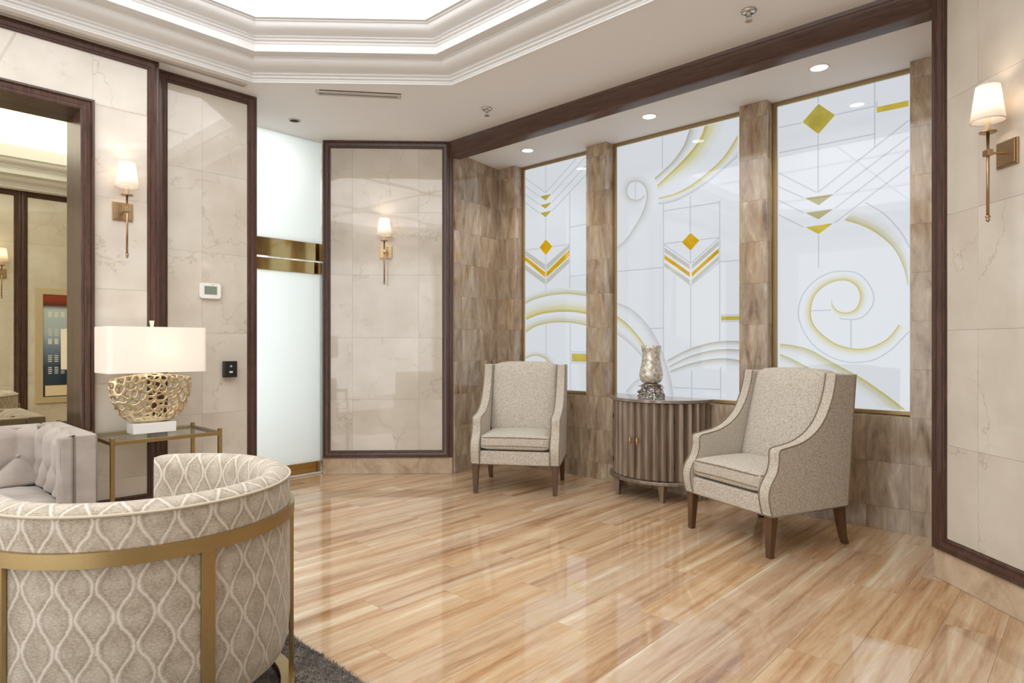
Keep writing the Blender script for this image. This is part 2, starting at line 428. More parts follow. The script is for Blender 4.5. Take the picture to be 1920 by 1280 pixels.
# ceiling with its octagonal tray
def octo(t):
    b = [(-4.434, 2.04), (-3.43, 3.044), (-1.01, 3.044), (-0.006, 2.04), (-0.006, -1.5), (-1.01, -2.504), (-3.43, -2.504), (-4.434, -1.5)]
    out = []
    n = len(b)
    for i in range(n):
        p, q, r = Vector(b[i-1]), Vector(b[i]), Vector(b[(i+1) % n])
        e1 = (q-p).normalized(); e2 = (r-q).normalized()
        n1 = Vector((e1.y, -e1.x)); n2 = Vector((e2.y, -e2.x))   # inward for this clockwise loop
        v = (n1+n2)/(1+n1.dot(n2)); out.append(q+v*t)
    return out
cm = MB(); oc = octo(0)
outer = [(-6.6, 2.04), (-6.6, 4.0), (1.3, 4.0), (1.3, 2.04), (1.3, -1.5), (1.3, -4.3), (-6.6, -4.3), (-6.6, -1.5)]
for i in range(8):
    a, b = outer[i], outer[(i+1) % 8]; c, d = oc[(i+1) % 8], oc[i]
    cm.prism([(a[0], a[1]), (b[0], b[1]), (c.x, c.y), (d.x, d.y)], H, H+0.06, lambda p_, q_, z_: (p_, q_, z_))
ceil = struct(cm.build('ceiling', 'paint'))
def sweep(name, prof, mat, **kw):
    m = MB(); loops = [(octo(t), z) for t, z in prof]
    m.grid(8, len(prof), lambda a, b: (loops[b][0][a].x, loops[b][0][a].y, loops[b][1]), close_u=True)
    return m.build(name, mat, ceil, **kw)
def arc(t0, z0, t1, z1, n=6, conc=True):
    # quarter cove between two points
    out = []
    for i in range(1, n):
        a = PI/2*i/n
        if conc: out.append((t1-(t1-t0)*math.cos(a), z0+(z1-z0)*math.sin(a)))
        else: out.append((t0+(t1-t0)*math.sin(a), z1-(z1-z0)*math.cos(a)))
    return out
def bead(t, z, w_, h_, n=5):
    # a half-round reed between two sunk quirks
    return [(t, z)]+[(t+w_*(k/n)-0.0085*math.sin(PI*k/n), z+h_*(k/n)+0.002*math.sin(PI*k/n)) for k in range(1, n)]+[(t+w_, z+h_), (t+w_+0.003, z+h_)]
low = [(-0.004, H), (-0.004, H-0.007), (0.004, H-0.007), (0.006, H+0.004)]+bead(0.010, H+0.006, 0.012, 0.015)+bead(0.026, H+0.023, 0.012, 0.014)+bead(0.044, H+0.040, 0.010, 0.012)+arc(0.060, H+0.054, 0.15, H+0.104, 6, False)+[(0.15, H+0.104), (0.158, H+0.104), (0.158, H+0.111), (0.233, H+0.111)]
up = [(0.233, H+0.111), (0.233, H+0.160), (0.238, H+0.163)]+bead(0.240, H+0.168, 0.010, 0.013)+bead(0.254, H+0.183, 0.010, 0.013)+bead(0.266, H+0.198, 0.008, 0.012)+arc(0.279, H+0.212, 0.345, H+0.262, 6, False)+[(0.345, H+0.262), (0.355, H+0.262), (0.355, H+0.272)]
sweep('lower_cornice', low, 'cornice', auto=28)
sweep('upper_cornice', up, 'cornice', auto=28)
sweep('tray_riser', [(0.355, H+0.272), (0.375, H+0.272), (0.375, H+0.42)], 'cornice')
ll = MB(); o2 = octo(0.374); ll.quad(*[(p.x, p.y, H+0.41) for p in o2]).build('light_diffuser', 'laylight', ceil)
mt = 0
xs_ = [-4.0+0.445*i for i in range(0, 9)]
for yy in [-0.9, 0.9]:
    MB().box(-4.0, -0.44, yy-0.006, yy+0.006, H+0.385, H+0.409).build('muntin', 'muntin', ceil)
for xx in [-2.22]:
    MB().box(xx-0.006, xx+0.006, -2.05, 2.6, H+0.387, H+0.4085).build('muntin', 'muntin', ceil)
nc = struct(MB().box(-4.75, -0.4, 4.0, 4.95, 2.98, 3.06).build('ceiling_niche', 'paint'))

# beam over the niche
tr = MB()
prof = [(3.90, 2.925), (3.885, 2.928), (3.885, 2.940), (3.893, 2.945), (3.895, 2.955), (3.895, 3.045), (3.893, 3.05), (3.885, 3.056), (3.880, 3.075), (3.99, 3.075), (3.99, 2.925)]
tr.prism(prof, -4.43, -0.615, lambda a, b, d: (d, a, b))
struct(tr.build('trim_1', 'wood_x', auto=35))

def wall(name, o, ang, u0, u1, th=0.12, z0=0.0, z1=H, mat='paint'):
    m = MB().box(u0, u1, -th, 0, z0, z1)
    return struct(m.build(name, mat, loc=(o[0], o[1], 0), rot=(0, 0, R(ang))))
def skirting(name, par_o, ang, us, h=0.153, n=0.02):
    m = MB().box(us[0], us[-1], 0, 0.004, 0.001, h-0.001)
    b = struct(m.build(name, 'grout', loc=(par_o[0], par_o[1], 0), rot=(0, 0, R(ang))))
    cells('skirting_tile', 'trav_base', b, us, [0.001, h], t=n-0.004, n0=0.004)
    return b

# left wall: stone panel with the mirror opening
MY0, MY1, MZ0, MZ1 = -1.40, 1.034, 0.40, 2.645
wl = MB()
for a, b, c, d in ((-4.2, MY0, 0, H), (MY1, 1.471, 0, H), (MY0, MY1, 0, MZ0), (MY0, MY1, MZ1, H)):
    wl.box(-b, -a, -0.20, 0.0, c, d)
wl = struct(wl.build('wall_left', 'paint', loc=(-4.61, 0, 0), rot=(0, 0, R(-90))))
skirting('baseboard_left', (-4.61, 0), -90, [-1.471, -1.06, -0.6, -0.14, 0.32, 0.78, 1.24, 1.70, 2.2, 2.7])
panel_frame(wl, -1.471, 1.86, 0.153, H-0.002)
def sk1(a, b, c, d): return a > -MY1-0.09 and b < -MY0+0.09 and c > MZ0-0.09 and d < MZ1+0.09
cells('marble_slab', 'marble', wl, [-1.415, -MY1-0.065, -0.43, 0.2, 0.8, -MY0+0.065, 1.80], [0.21, MZ0-0.06, 0.95, 1.55, 2.13, MZ1+0.055, 3.02], tilt=0.0012, skip=sk1)
# mirror casing and mirror
mirror = thing('wall_mirror', 'large bronze-tinted wall mirror in a dark walnut casing above the tufted sofa', 'mirror', (-4.61, 0, 0), R(-90))
cas = [(-0.003, -0.141), (-0.003, 0.026), (0.004, 0.032), (0.014, 0.034), (0.017, 0.030), (0.020, 0.030), (0.024, 0.034), (0.044, 0.040), (0.050, 0.036), (0.056, 0.046), (0.066, 0.046), (0.070, 0.040), (0.070, 0.0)]
panel_frame(mirror, -MY1, -MY0, MZ0, MZ1, 'casing', cas, outward=True)
MB().box(-MY1, -MY0, -0.150, -0.140, MZ0, MZ1).build('mirror_glass', 'mirror', mirror)

# left wall, second panel set back
w2 = wall('wall_left_recess', (-4.73, 0), -90, -2.192, -1.471, th=0.10)
panel_frame(w2, -2.192, -1.505, 0.153, H-0.002)
cells('marble_slab', 'marble', w2, [-2.135, -1.80, -1.56], [0.21, 0.70, 1.28, 1.86, 2.44, 3.02], tilt=0.0015)
skirting('baseboard_left_recess', (-4.73, 0), -90, [-2.192, -1.85, -1.505])
struct(MB().box(-5.33, -4.83, 2.09, 2.19, 0, H).build('wall_alcove', 'marble'))

# frosted glass door and transom (plane X = -5.33), the corridor behind is lit by daylight
d1 = struct(MB().box(-5.36, -5.30, 2.19, 3.10, -0.012, 0.004).build('door_1', 'stone_grey'))
MB().box(-5.336, -5.324, 2.20, 3.088, 0.115, 1.85).build('frosted_pane', 'frosted', d1)
MB().box(-5.352, -5.308, 2.20, 3.085, 0.018, 0.118).build('bottom_rail', 'brass', d1, bevel=0.003)
MB().box(-5.352, -5.308, 2.20, 3.080, 1.848, 1.955).build('top_rail', 'brass', d1, bevel=0.003)
MB().box(-5.330, -5.300, 3.070, 3.094, 1.848, 1.955).build('pivot_block', 'brass_satin', d1, bevel=0.002)
wt = struct(MB().box(-5.360, -5.296, 2.19, 3.102, 1.968, 2.128).build('window_4', 'brass', bevel=0.003))
MB().box(-5.336, -5.324, 2.20, 3.092, 2.128, H).build('frosted_pane', 'frosted', wt)
MB().box(-5.345, -5.300, 3.088, 3.104, 0.115, 1.95).build('edge_channel', 'chrome', d1)
struct(MB().box(-6.4, -5.3, 3.104, 3.20, 0, H).build('wall_door_jamb', 'stone_grey'))

# back wall (45 degrees)
wb = wall('wall_back', (-4.42, 3.925), 225, 0.0, 1.19, th=0.10)
panel_frame(wb, 0.028, 1.185, 0.153, H-0.002)
cells('marble_slab', 'marble', wb, [0.085, 0.31, 0.92, 1.13], [0.21, 0.69, 1.26, 1.84, 2.42, 3.02], tilt=0.0022)
skirting('baseboard_back', (-4.42, 3.925), 225, [0.0, 0.31, 0.92, 1.185])
struct(MB().box(0.0, 0.026, 0.0, 0.03, 0.153, H-0.002).build('trim_2', 'wood', loc=(-4.42, 3.925, 0), rot=(0, 0, R(225)), bevel=0.003))

# niche
rows = [0.0, 0.15, 0.44, 0.735]+[0.735+0.305*i for i in range(1, 8)]+[2.979]
wnl = struct(MB().box(-0.0, 0.72, -0.08, 0, 0, 2.98).build('wall_niche_left', 'grout', loc=(-4.520, 4.63, 0), rot=(0, 0, R(-80.3))))
cells('travertine_tile', 'trav_wall', wnl, [-0.0, 0.305, 0.61, 0.715], rows, tilt=0.001)
wn = struct(MB().box(0.5, 4.65, -0.30, -0.145, 0, 2.98).build('wall_niche', 'grout', loc=(0, 4.63, 0), rot=(0, 0, R(180))))
CO = [(4.28, 4.53), (3.183, 3.402), (1.78, 1.987), (0.60, 0.884)]
low_us = [0.60, 0.884, 1.13, 1.44, 1.78, 1.987, 2.29, 2.60, 2.90, 3.183, 3.402, 3.70, 3.99, 4.28, 4.53]
for i in range(len(low_us)-1):
    for j in range(3): piece('travertine_tile', 'trav_wall', wn, low_us[i]+.0006, low_us[i+1]-.0006, -0.145, 0.0, rows[j]+.0006, rows[j+1]-.0006, 0.0)
for (a, b) in CO:
    for j in range(3, len(rows)-1): piece('travertine_tile', 'trav_wall', wn, a+.0003, b-.0003, -0.145, 0.0, rows[j]+.0006, rows[j+1]-.0006, 0.0)
struct(MB().box(-0.62, -0.50, 3.93, 4.70, 0, 2.98).build('wall_niche_right', 'trav_wall'))

# right wall (45 degrees)
wr = wall('wall_right', (-0.62, 3.90), 135, -1.16, 0.0, th=0.10)
panel_frame(wr, -1.15, -0.018, 0.153, H-0.002)
cells('marble_slab', 'marble', wr, [-1.09, -0.88, -0.285, -0.075], [0.21, 0.69, 1.27, 1.85, 2.43, 3.02], tilt=0.0015)
skirting('baseboard_right', (-0.62, 3.90), 135, [-1.15, -0.72, 0.0])
struct(MB().box(-0.016, 0.0, -0.02, 0.034, 0.153, H-0.002).build('trim_3', 'wood', loc=(-0.62, 3.90, 0), rot=(0, 0, R(135)), bevel=0.003))

# opposite wall, seen in the mirror
wo = wall('wall_opposite', (0.19, 0), 90, -1.9, 3.12, th=0.10)
panel_frame(wo, -1.75, 1.555, 0.153, H-0.002)
panel_frame(wo, 1.56, 3.0, 0.153, H-0.002)
cells('marble_slab', 'marble', wo, [-1.69, -1.1, -0.5, 0.1, 0.7, 1.1, 1.50], [0.21, 0.70, 1.28, 1.86, 2.44, 3.02], tilt=0.0015)
cells('marble_slab', 'marble', wo, [1.62, 2.2, 2.8, 2.94], [0.21, 0.70, 1.28, 1.86, 2.44, 3.02], tilt=0.0015)
skirting('baseboard_opposite', (0.19, 0), 90, [-1.75, -1.2, -0.6, 0.0, 0.6, 1.2, 1.56, 2.0, 2.5, 3.0])

GOLD = {1:[('gold_diamond','amber',[(-3.976,2.224),(-3.894,2.147),(-3.976,2.072),(-4.054,2.156)]),('gold_triangle','olive',[(-4.047,2.656),(-3.906,2.658),(-3.979,2.605)]),('gold_triangle','olive',[(-4.043,2.569),(-3.906,2.575),(-3.979,2.526)]),('gold_triangle','olive',[(-4.047,2.493),(-3.906,2.495),(-3.979,2.443)]),('chevron_bar','amber',[(-4.253,2.087),(-3.986,1.905),(-3.986,1.857),(-4.253,2.048)]),('chevron_bar','amber',[(-3.965,1.903),(-3.688,2.092),(-3.688,2.036),(-3.965,1.855)]),('chevron_bar','pale',[(-4.25,2.149),(-3.986,1.981),(-3.986,1.924),(-4.25,2.098)]),('chevron_bar','pale',[(-3.965,1.979),(-3.688,2.144),(-3.688,2.105),(-3.965,1.922)]),('chevron_bar','pale',[(-4.25,2.004),(-3.986,1.838),(-3.986,1.787),(-4.25,1.951)]),('chevron_bar','pale',[(-3.965,1.837),(-3.688,2.019),(-3.688,1.967),(-3.965,1.786)]),('gold_bar','yellow',[(-3.657,1.112),(-3.478,1.111),(-3.478,1.038),(-3.657,1.036)])],2:[('gold_diamond','amber',[(-2.443,2.104),(-2.366,2.035),(-2.443,1.961),(-2.52,2.037)]),('chevron_bar','amber',[(-2.679,1.949),(-2.451,1.783),(-2.451,1.749),(-2.679,1.913)]),('chevron_bar','amber',[(-2.431,1.781),(-2.203,1.954),(-2.203,1.919),(-2.431,1.748)]),('chevron_bar','pale',[(-2.679,2.011),(-2.451,1.846),(-2.451,1.811),(-2.679,1.972)]),('chevron_bar','pale',[(-2.431,1.844),(-2.203,2.014),(-2.203,1.977),(-2.431,1.81)]),('chevron_bar','pale',[(-2.679,1.884),(-2.451,1.724),(-2.451,1.691),(-2.679,1.849)]),('chevron_bar','pale',[(-2.431,1.723),(-2.203,1.893),(-2.203,1.859),(-2.431,1.689)]),('gold_bar','yellow',[(-2.182,1.418),(-2.034,1.416),(-2.034,1.385),(-2.182,1.386)])],3:[('gold_diamond','olive',[(-1.463,2.898),(-1.355,2.793),(-1.465,2.686),(-1.571,2.796)]),('gold_triangle','pale_olive',[(-1.554,2.247),(-1.367,2.245),(-1.463,2.183)]),('gold_triangle','pale_olive',[(-1.551,2.14),(-1.367,2.142),(-1.463,2.083)]),('gold_triangle','yellow',[(-1.551,2.038),(-1.367,2.043),(-1.463,1.978)]),('gold_bar','yellow',[(-1.097,2.782),(-0.914,2.779),(-0.914,2.741),(-1.097,2.744)])]}
LINES = {1:[[(-3.977,2.957),(-3.977,2.681)],[(-3.977,2.681),(-4.253,2.877)],[(-3.977,2.681),(-3.605,2.94)],[(-4.058,2.659),(-4.253,2.793)],[(-3.897,2.661),(-3.503,2.93)],[(-4.058,2.579),(-4.253,2.714)],[(-3.897,2.577),(-3.49,2.852)],[(-4.058,2.494),(-4.253,2.632)],[(-3.897,2.491),(-3.49,2.771)],[(-3.977,2.441),(-3.977,2.228)],[(-4.058,2.143),(-4.253,2.149)],[(-3.89,2.146),(-3.681,2.146)],[(-3.977,2.068),(-3.977,1.706)],[(-3.681,2.637),(-3.681,1.729)],[(-3.681,2.306),(-3.487,2.311)],[(-3.678,1.841),(-3.482,1.844)],[(-3.972,1.39),(-3.972,1.048)],[(-3.675,1.399),(-3.675,0.751)],[(-3.668,1.127),(-3.478,1.128)],[(-3.668,1.021),(-3.478,1.025)]],2:[[(-2.689,2.387),(-2.689,1.054)],[(-3.148,1.846),(-2.689,1.844)],[(-2.825,1.334),(-2.689,1.334)],[(-2.689,2.04),(-2.52,2.043)],[(-2.366,2.039),(-2.195,2.041)],[(-2.442,1.959),(-2.442,1.856)],[(-2.442,1.679),(-2.442,1.162)],[(-2.195,2.327),(-2.195,1.221)],[(-2.195,1.847),(-2.036,1.846)],[(-2.184,1.427),(-2.034,1.426)],[(-2.184,1.378),(-2.034,1.376)],[(-2.433,0.992),(-2.433,0.751)],[(-2.187,1.02),(-2.187,0.771)],[(-2.598,0.84),(-2.193,0.844)],[(-2.689,2.04),(-2.446,1.86)],[(-2.195,2.041),(-2.436,1.859)],[(-2.689,1.872),(-2.442,1.677)],[(-2.195,1.845),(-2.442,1.677)],[(-2.699,2.944),(-2.699,2.67)],[(-2.685,2.317),(-2.193,2.315)],[(-2.446,2.408),(-2.446,2.114)],[(-2.961,2.608),(-2.961,2.461)]],3:[[(-1.466,2.951),(-1.466,2.906)],[(-1.739,2.795),(-1.576,2.792)],[(-1.351,2.795),(-1.109,2.791)],[(-1.109,2.961),(-1.109,2.517)],[(-1.739,2.609),(-1.109,2.606)],[(-1.466,2.68),(-1.466,2.274)],[(-0.913,2.65),(-1.466,2.274)],[(-1.739,2.46),(-1.477,2.276)],[(-0.913,2.544),(-1.358,2.252)],[(-1.739,2.36),(-1.562,2.249)],[(-0.913,2.453),(-1.358,2.142)],[(-1.739,2.261),(-1.562,2.141)],[(-0.913,2.351),(-1.358,2.045)],[(-1.739,2.153),(-1.562,2.039)],[(-1.463,1.971),(-1.463,1.741)],[(-1.097,2.819),(-1.097,2.782)],[(-1.254,1.369),(-1.254,1.175)],[(-1.518,1.438),(-1.382,1.438)],[(-1.326,1.377),(-1.263,1.369),(-1.19,1.379),(-1.13,1.444),(-1.115,1.522),(-1.15,1.613),(-1.211,1.68),(-1.294,1.703),(-1.39,1.699),(-1.489,1.648),(-1.569,1.557),(-1.601,1.438),(-1.58,1.33),(-1.512,1.21),(-1.412,1.127),(-1.305,1.083),(-1.211,1.076),(-1.11,1.097),(-1.012,1.165),(-0.936,1.252),(-0.908,1.284)],[(-1.165,2.155),(-1.051,2.06),(-0.955,1.927),(-0.908,1.824)]]}
BANDS = {1:[([(-4.253,1.598),(-4.139,1.641),(-3.932,1.673),(-3.703,1.676),(-3.478,1.644)],[(-4.253,1.679),(-4.139,1.715),(-3.932,1.745),(-3.703,1.747),(-3.478,1.708)],'y'),([(-4.253,1.437),(-4.069,1.49),(-3.865,1.509),(-3.639,1.502),(-3.478,1.476)],[(-4.253,1.587),(-4.069,1.627),(-3.865,1.649),(-3.639,1.642),(-3.478,1.619)],'Y'),([(-4.253,1.308),(-4.104,1.375),(-3.899,1.407),(-3.671,1.402),(-3.478,1.368)],[(-4.253,1.426),(-4.083,1.475),(-3.879,1.494),(-3.652,1.487),(-3.478,1.461)],'y'),([(-4.253,1.049),(-4.139,1.083),(-4.055,1.079),(-3.986,1.054),(-3.946,1.013)],[(-4.253,1.109),(-4.139,1.136),(-4.027,1.132),(-3.919,1.096),(-3.839,1.041)],'y')],2:[([(-3.148,1.568),(-3.024,1.521),(-2.917,1.442),(-2.825,1.348),(-2.748,1.234),(-2.697,1.133),(-2.648,1.0),(-2.611,0.867),(-2.596,0.741)],[(-3.148,1.508),(-3.051,1.458),(-2.957,1.38),(-2.877,1.286),(-2.812,1.189),(-2.761,1.087),(-2.716,0.975),(-2.679,0.853),(-2.66,0.743)],'g'),([(-3.148,1.449),(-3.065,1.394),(-2.983,1.322),(-2.903,1.235),(-2.838,1.143)],[(-3.148,1.366),(-3.079,1.323),(-3.004,1.258),(-2.937,1.183),(-2.877,1.108)],'Y'),([(-3.148,1.283),(-3.065,1.235),(-2.983,1.171),(-2.903,1.096),(-2.851,1.04)],[(-3.148,1.354),(-3.058,1.3),(-2.97,1.229),(-2.888,1.148),(-2.831,1.075)],'g'),([(-3.065,0.777),(-3.017,0.832),(-2.97,0.875),(-2.923,0.906)],[(-2.99,0.764),(-2.957,0.806),(-2.917,0.843),(-2.884,0.861)],'g'),([(-2.654,1.066),(-2.466,1.156),(-2.293,1.207),(-2.16,1.224),(-2.034,1.224)],[(-2.645,1.027),(-2.466,1.108),(-2.293,1.155),(-2.16,1.171),(-2.034,1.169)],'k'),([(-2.641,1.013),(-2.466,1.097),(-2.293,1.145),(-2.16,1.161),(-2.034,1.159)],[(-2.633,0.989),(-2.466,1.053),(-2.293,1.092),(-2.16,1.106),(-2.034,1.099)],'k'),([(-2.629,0.976),(-2.466,1.037),(-2.293,1.077),(-2.16,1.09),(-2.034,1.077)],[(-2.617,0.945),(-2.466,0.988),(-2.293,1.019),(-2.16,1.031),(-2.034,1.015)],'k'),([(-2.452,2.946),(-2.504,2.829),(-2.588,2.731),(-2.685,2.662),(-2.774,2.609)],[(-2.35,2.932),(-2.411,2.818),(-2.504,2.724),(-2.599,2.646),(-2.749,2.561)],'k'),([(-2.32,2.943),(-2.36,2.854),(-2.452,2.756),(-2.556,2.676),(-2.746,2.545)],[(-2.117,2.937),(-2.193,2.817),(-2.281,2.698),(-2.411,2.611),(-2.74,2.485)],'Y'),([(-2.048,2.812),(-2.155,2.672),(-2.271,2.584),(-2.431,2.496),(-2.577,2.449),(-2.735,2.435)],[(-2.048,2.686),(-2.117,2.61),(-2.232,2.54),(-2.401,2.448),(-2.567,2.409),(-2.735,2.403)],'Y'),([(-2.048,2.641),(-2.174,2.562),(-2.301,2.487),(-2.452,2.419),(-2.599,2.38),(-2.74,2.379)],[(-2.048,2.722),(-2.136,2.623),(-2.261,2.545),(-2.421,2.471),(-2.577,2.428),(-2.737,2.414)],'p'),([(-2.875,2.487),(-2.899,2.463),(-2.951,2.453),(-3.016,2.479),(-3.045,2.535),(-3.022,2.598),(-2.957,2.612),(-2.887,2.572),(-2.853,2.504),(-2.858,2.424),(-2.899,2.32),(-2.98,2.21),(-3.063,2.117),(-3.148,2.067)],[(-2.866,2.474),(-2.887,2.434),(-2.951,2.413),(-3.045,2.448),(-3.094,2.543),(-3.063,2.636),(-2.957,2.657),(-2.853,2.599),(-2.802,2.495),(-2.807,2.407),(-2.853,2.294),(-2.945,2.18),(-3.039,2.089),(-3.148,2.023)],'k')],3:[([(-1.371,1.523),(-1.374,1.488),(-1.352,1.447),(-1.315,1.422),(-1.263,1.421),(-1.221,1.448),(-1.198,1.515),(-1.216,1.584),(-1.273,1.633),(-1.347,1.638),(-1.423,1.608),(-1.489,1.541),(-1.515,1.435),(-1.495,1.34),(-1.423,1.256),(-1.336,1.198),(-1.221,1.169),(-1.12,1.187),(-1.031,1.242),(-0.969,1.329)],[(-1.384,1.498),(-1.384,1.454),(-1.363,1.413),(-1.315,1.382),(-1.252,1.383),(-1.19,1.407),(-1.145,1.512),(-1.175,1.626),(-1.252,1.679),(-1.358,1.685),(-1.462,1.648),(-1.537,1.561),(-1.572,1.437),(-1.548,1.317),(-1.462,1.212),(-1.358,1.142),(-1.221,1.113),(-1.1,1.137),(-0.998,1.203),(-0.941,1.306)],'Y'),([(-1.294,2.054),(-1.18,1.999),(-1.09,1.932),(-1.002,1.834),(-0.945,1.708),(-0.917,1.576)],[(-1.231,2.125),(-1.1,2.056),(-1.002,1.965),(-0.931,1.848),(-0.908,1.759),(-0.908,1.597)],'y'),([(-1.731,1.204),(-1.638,1.192),(-1.523,1.162),(-1.412,1.098),(-1.315,1.042),(-1.19,0.972),(-1.07,0.887),(-0.993,0.826),(-0.925,0.769)],[(-1.731,1.142),(-1.638,1.125),(-1.535,1.078),(-1.434,1.016),(-1.326,0.949),(-1.231,0.885),(-1.13,0.806),(-1.09,0.757),(-1.061,0.758)],'y'),([(-1.731,1.13),(-1.662,1.1),(-1.58,1.06),(-1.467,0.997),(-1.358,0.919)],[(-1.731,1.063),(-1.662,1.034),(-1.592,0.993),(-1.489,0.925),(-1.39,0.848)],'y')]}

# ------------------------------------------------------------ backlit art-glass windows
ZS, ZT, GY = 0.768, 2.950, 4.75
gcol = {'amber': m_glass_art('amber_glass', (0.84, 0.46, 0.0, 1), 1.0, (0.62, 0.40, 0.0, 1)), 'olive': m_glass_art('olive_glass', (0.46, 0.38, 0.06, 1), 1.0, (0.62, 0.50, 0.08, 1)),
        'pale_olive': m_glass_art('pale_olive_glass', (0.50, 0.47, 0.22, 1), 1.0), 'yellow': m_glass_art('yellow_glass', (0.72, 0.56, 0.05, 1), 1.0, (0.56, 0.47, 0.09, 1)),
        'pale': m_glass_art('pale_grey_glass', (0.63, 0.64, 0.58, 1), 1.0)}
pane_m = m_glass_art('white_backlit_glass', PANE, 1.0)
line_m = m_glass_art('seam_glass', (0.63, 0.67, 0.76, 1), 1.0)
bcol = {'y': m_band('airbrush_soft_yellow', (0.62, 0.56, 0.18, 1), (0.72, 0.72, 0.58, 1)), 'Y': m_band('airbrush_yellow', (0.62, 0.53, 0.10, 1), (0.78, 0.76, 0.48, 1)),
        'g': m_band('airbrush_grey', (0.66, 0.67, 0.66, 1), (0.76, 0.78, 0.82, 1)), 'k': m_band('airbrush_olive_grey', (0.50, 0.49, 0.36, 1), (0.68, 0.69, 0.68, 1)),
        's': m_band('airbrush_soft_grey', (0.60, 0.60, 0.55, 1), (0.77, 0.79, 0.82, 1)), 'p': m_band('airbrush_pale', (0.62, 0.63, 0.68, 1), (0.74, 0.76, 0.82, 1))}  # 's' is the soft grey fade printed round the curl
spans = {1: (-4.28, -3.402), 2: (-3.183, -1.987), 3: (-1.78, -0.884)}
def clip(poly, x0, x1, z0, z1):
    for ax, lim, sg in ((0, x0, 1), (0, x1, -1), (1, z0, 1), (1, z1, -1)):
        out = []
        for i in range(len(poly)):
            p, q = poly[i-1], poly[i]; dp, dq = sg*(p[ax]-lim), sg*(q[ax]-lim)
            if (dp < 0) != (dq < 0):
                t = dp/(dp-dq); out.append((p[0]+(q[0]-p[0])*t, p[1]+(q[1]-p[1])*t))
            if dq >= 0: out.append(q)
        poly = out
        if not poly: break
    return poly
def cr(pts, n=8):
    """Catmull-Rom through the points"""
    P = [pts[0]]+list(pts)+[pts[-1]]; out = []
    for i in range(1, len(P)-2):
        for k in range(n):
            t = k/n; a, b, c, d = P[i-1], P[i], P[i+1], P[i+2]
            out.append(tuple(0.5*((2*b[j])+(-a[j]+c[j])*t+(2*a[j]-5*b[j]+4*c[j]-d[j])*t*t+(-a[j]+3*b[j]-3*c[j]+d[j])*t**3) for j in range(len(b))))
    out.append(tuple(P[-2])); return out
for wi in (1, 2, 3):
    x0, x1 = spans[wi]; f = 0.032
    m = MB()
    fz0, fz1 = 0.737, 2.978
    for a, b, c, d in ((x0, x0+f, fz0, fz1), (x1-f*0.4, x1, fz0, fz1), (x0+f, x1-f*0.4, fz0, ZS-0.004), (x0+f, x1-f*0.4, ZT, fz1)): m.box(a, b, GY-0.018, GY+0.02, c, d)
    win = struct(m.build('window_%d' % wi, 'frame_gold', bevel=0.004))
    X0, X1 = x0+f, x1-f*0.4
    MB().box(X0-.01, X1+.006, GY, GY+0.012, ZS-0.012, ZT+0.01).build('glass_pane', pane_m, win)
    for nm, c, poly in GOLD[wi]:
        poly = clip(poly, X0, X1, ZS, ZT)
        if len(poly) < 3: continue
        MB().prism(poly, GY-0.0035, GY+0.001, lambda a, b, d: (a, d, b)).build(nm, gcol[c], win)
    for ln in LINES[wi]:
        if len(ln) > 2: ln = cr(ln, 5)
        mm = MB(); hw = 0.0040
        for p, q in zip(ln, ln[1:]):
            d = Vector((q[0]-p[0], q[1]-p[1]))
            if d.length < 1e-5: continue
            d.normalize(); nrm = Vector((-d.y, d.x))*hw
            poly = clip([(p[0]+nrm.x, p[1]+nrm.y), (q[0]+nrm.x, q[1]+nrm.y), (q[0]-nrm.x, q[1]-nrm.y), (p[0]-nrm.x, p[1]-nrm.y)], X0, X1, ZS, ZT)
            if len(poly) >= 3: mm.prism(poly, GY-0.002, GY+0.001, lambda a, b, d: (a, d, b))
        if mm.v: mm.build('seam_line', line_m, win)
    for bi, (E_, F_, st) in enumerate(BANDS[wi]):
        if wi == 2 and bi == len(BANDS[2])-1: F_ = [(a[0]+1.7*(b[0]-a[0]), a[1]+1.7*(b[1]-a[1])) for a, b in zip(E_, F_)]; st = 's'
        n = min(len(E_), len(F_)); e4 = [tuple(a)+tuple(b) for a, b in zip(E_[:n], F_[:n])]
        s4 = cr(e4, 6); mm = MB(); uv = []; dep = GY-0.0008-0.00012*bi
        for a, b in zip(s4, s4[1:]):
            for k in range(6):
                t0, t1 = k/6, (k+1)/6
                L_ = lambda s, t: (s[0]+(s[2]-s[0])*t, s[1]+(s[3]-s[1])*t)
                q = [L_(a, t0), L_(b, t0), L_(b, t1), L_(a, t1)]
                if any(p[0] < X0 or p[0] > X1 or p[1] < ZS or p[1] > ZT for p in q): continue
                mm.quad(*[(p[0], dep, p[1]) for p in q]); uv += [(0, t0), (0, t0), (0, t1), (0, t1)]
        if mm.v:
            mm.uv = uv; mm.build('airbrushed_band', bcol[st], win)

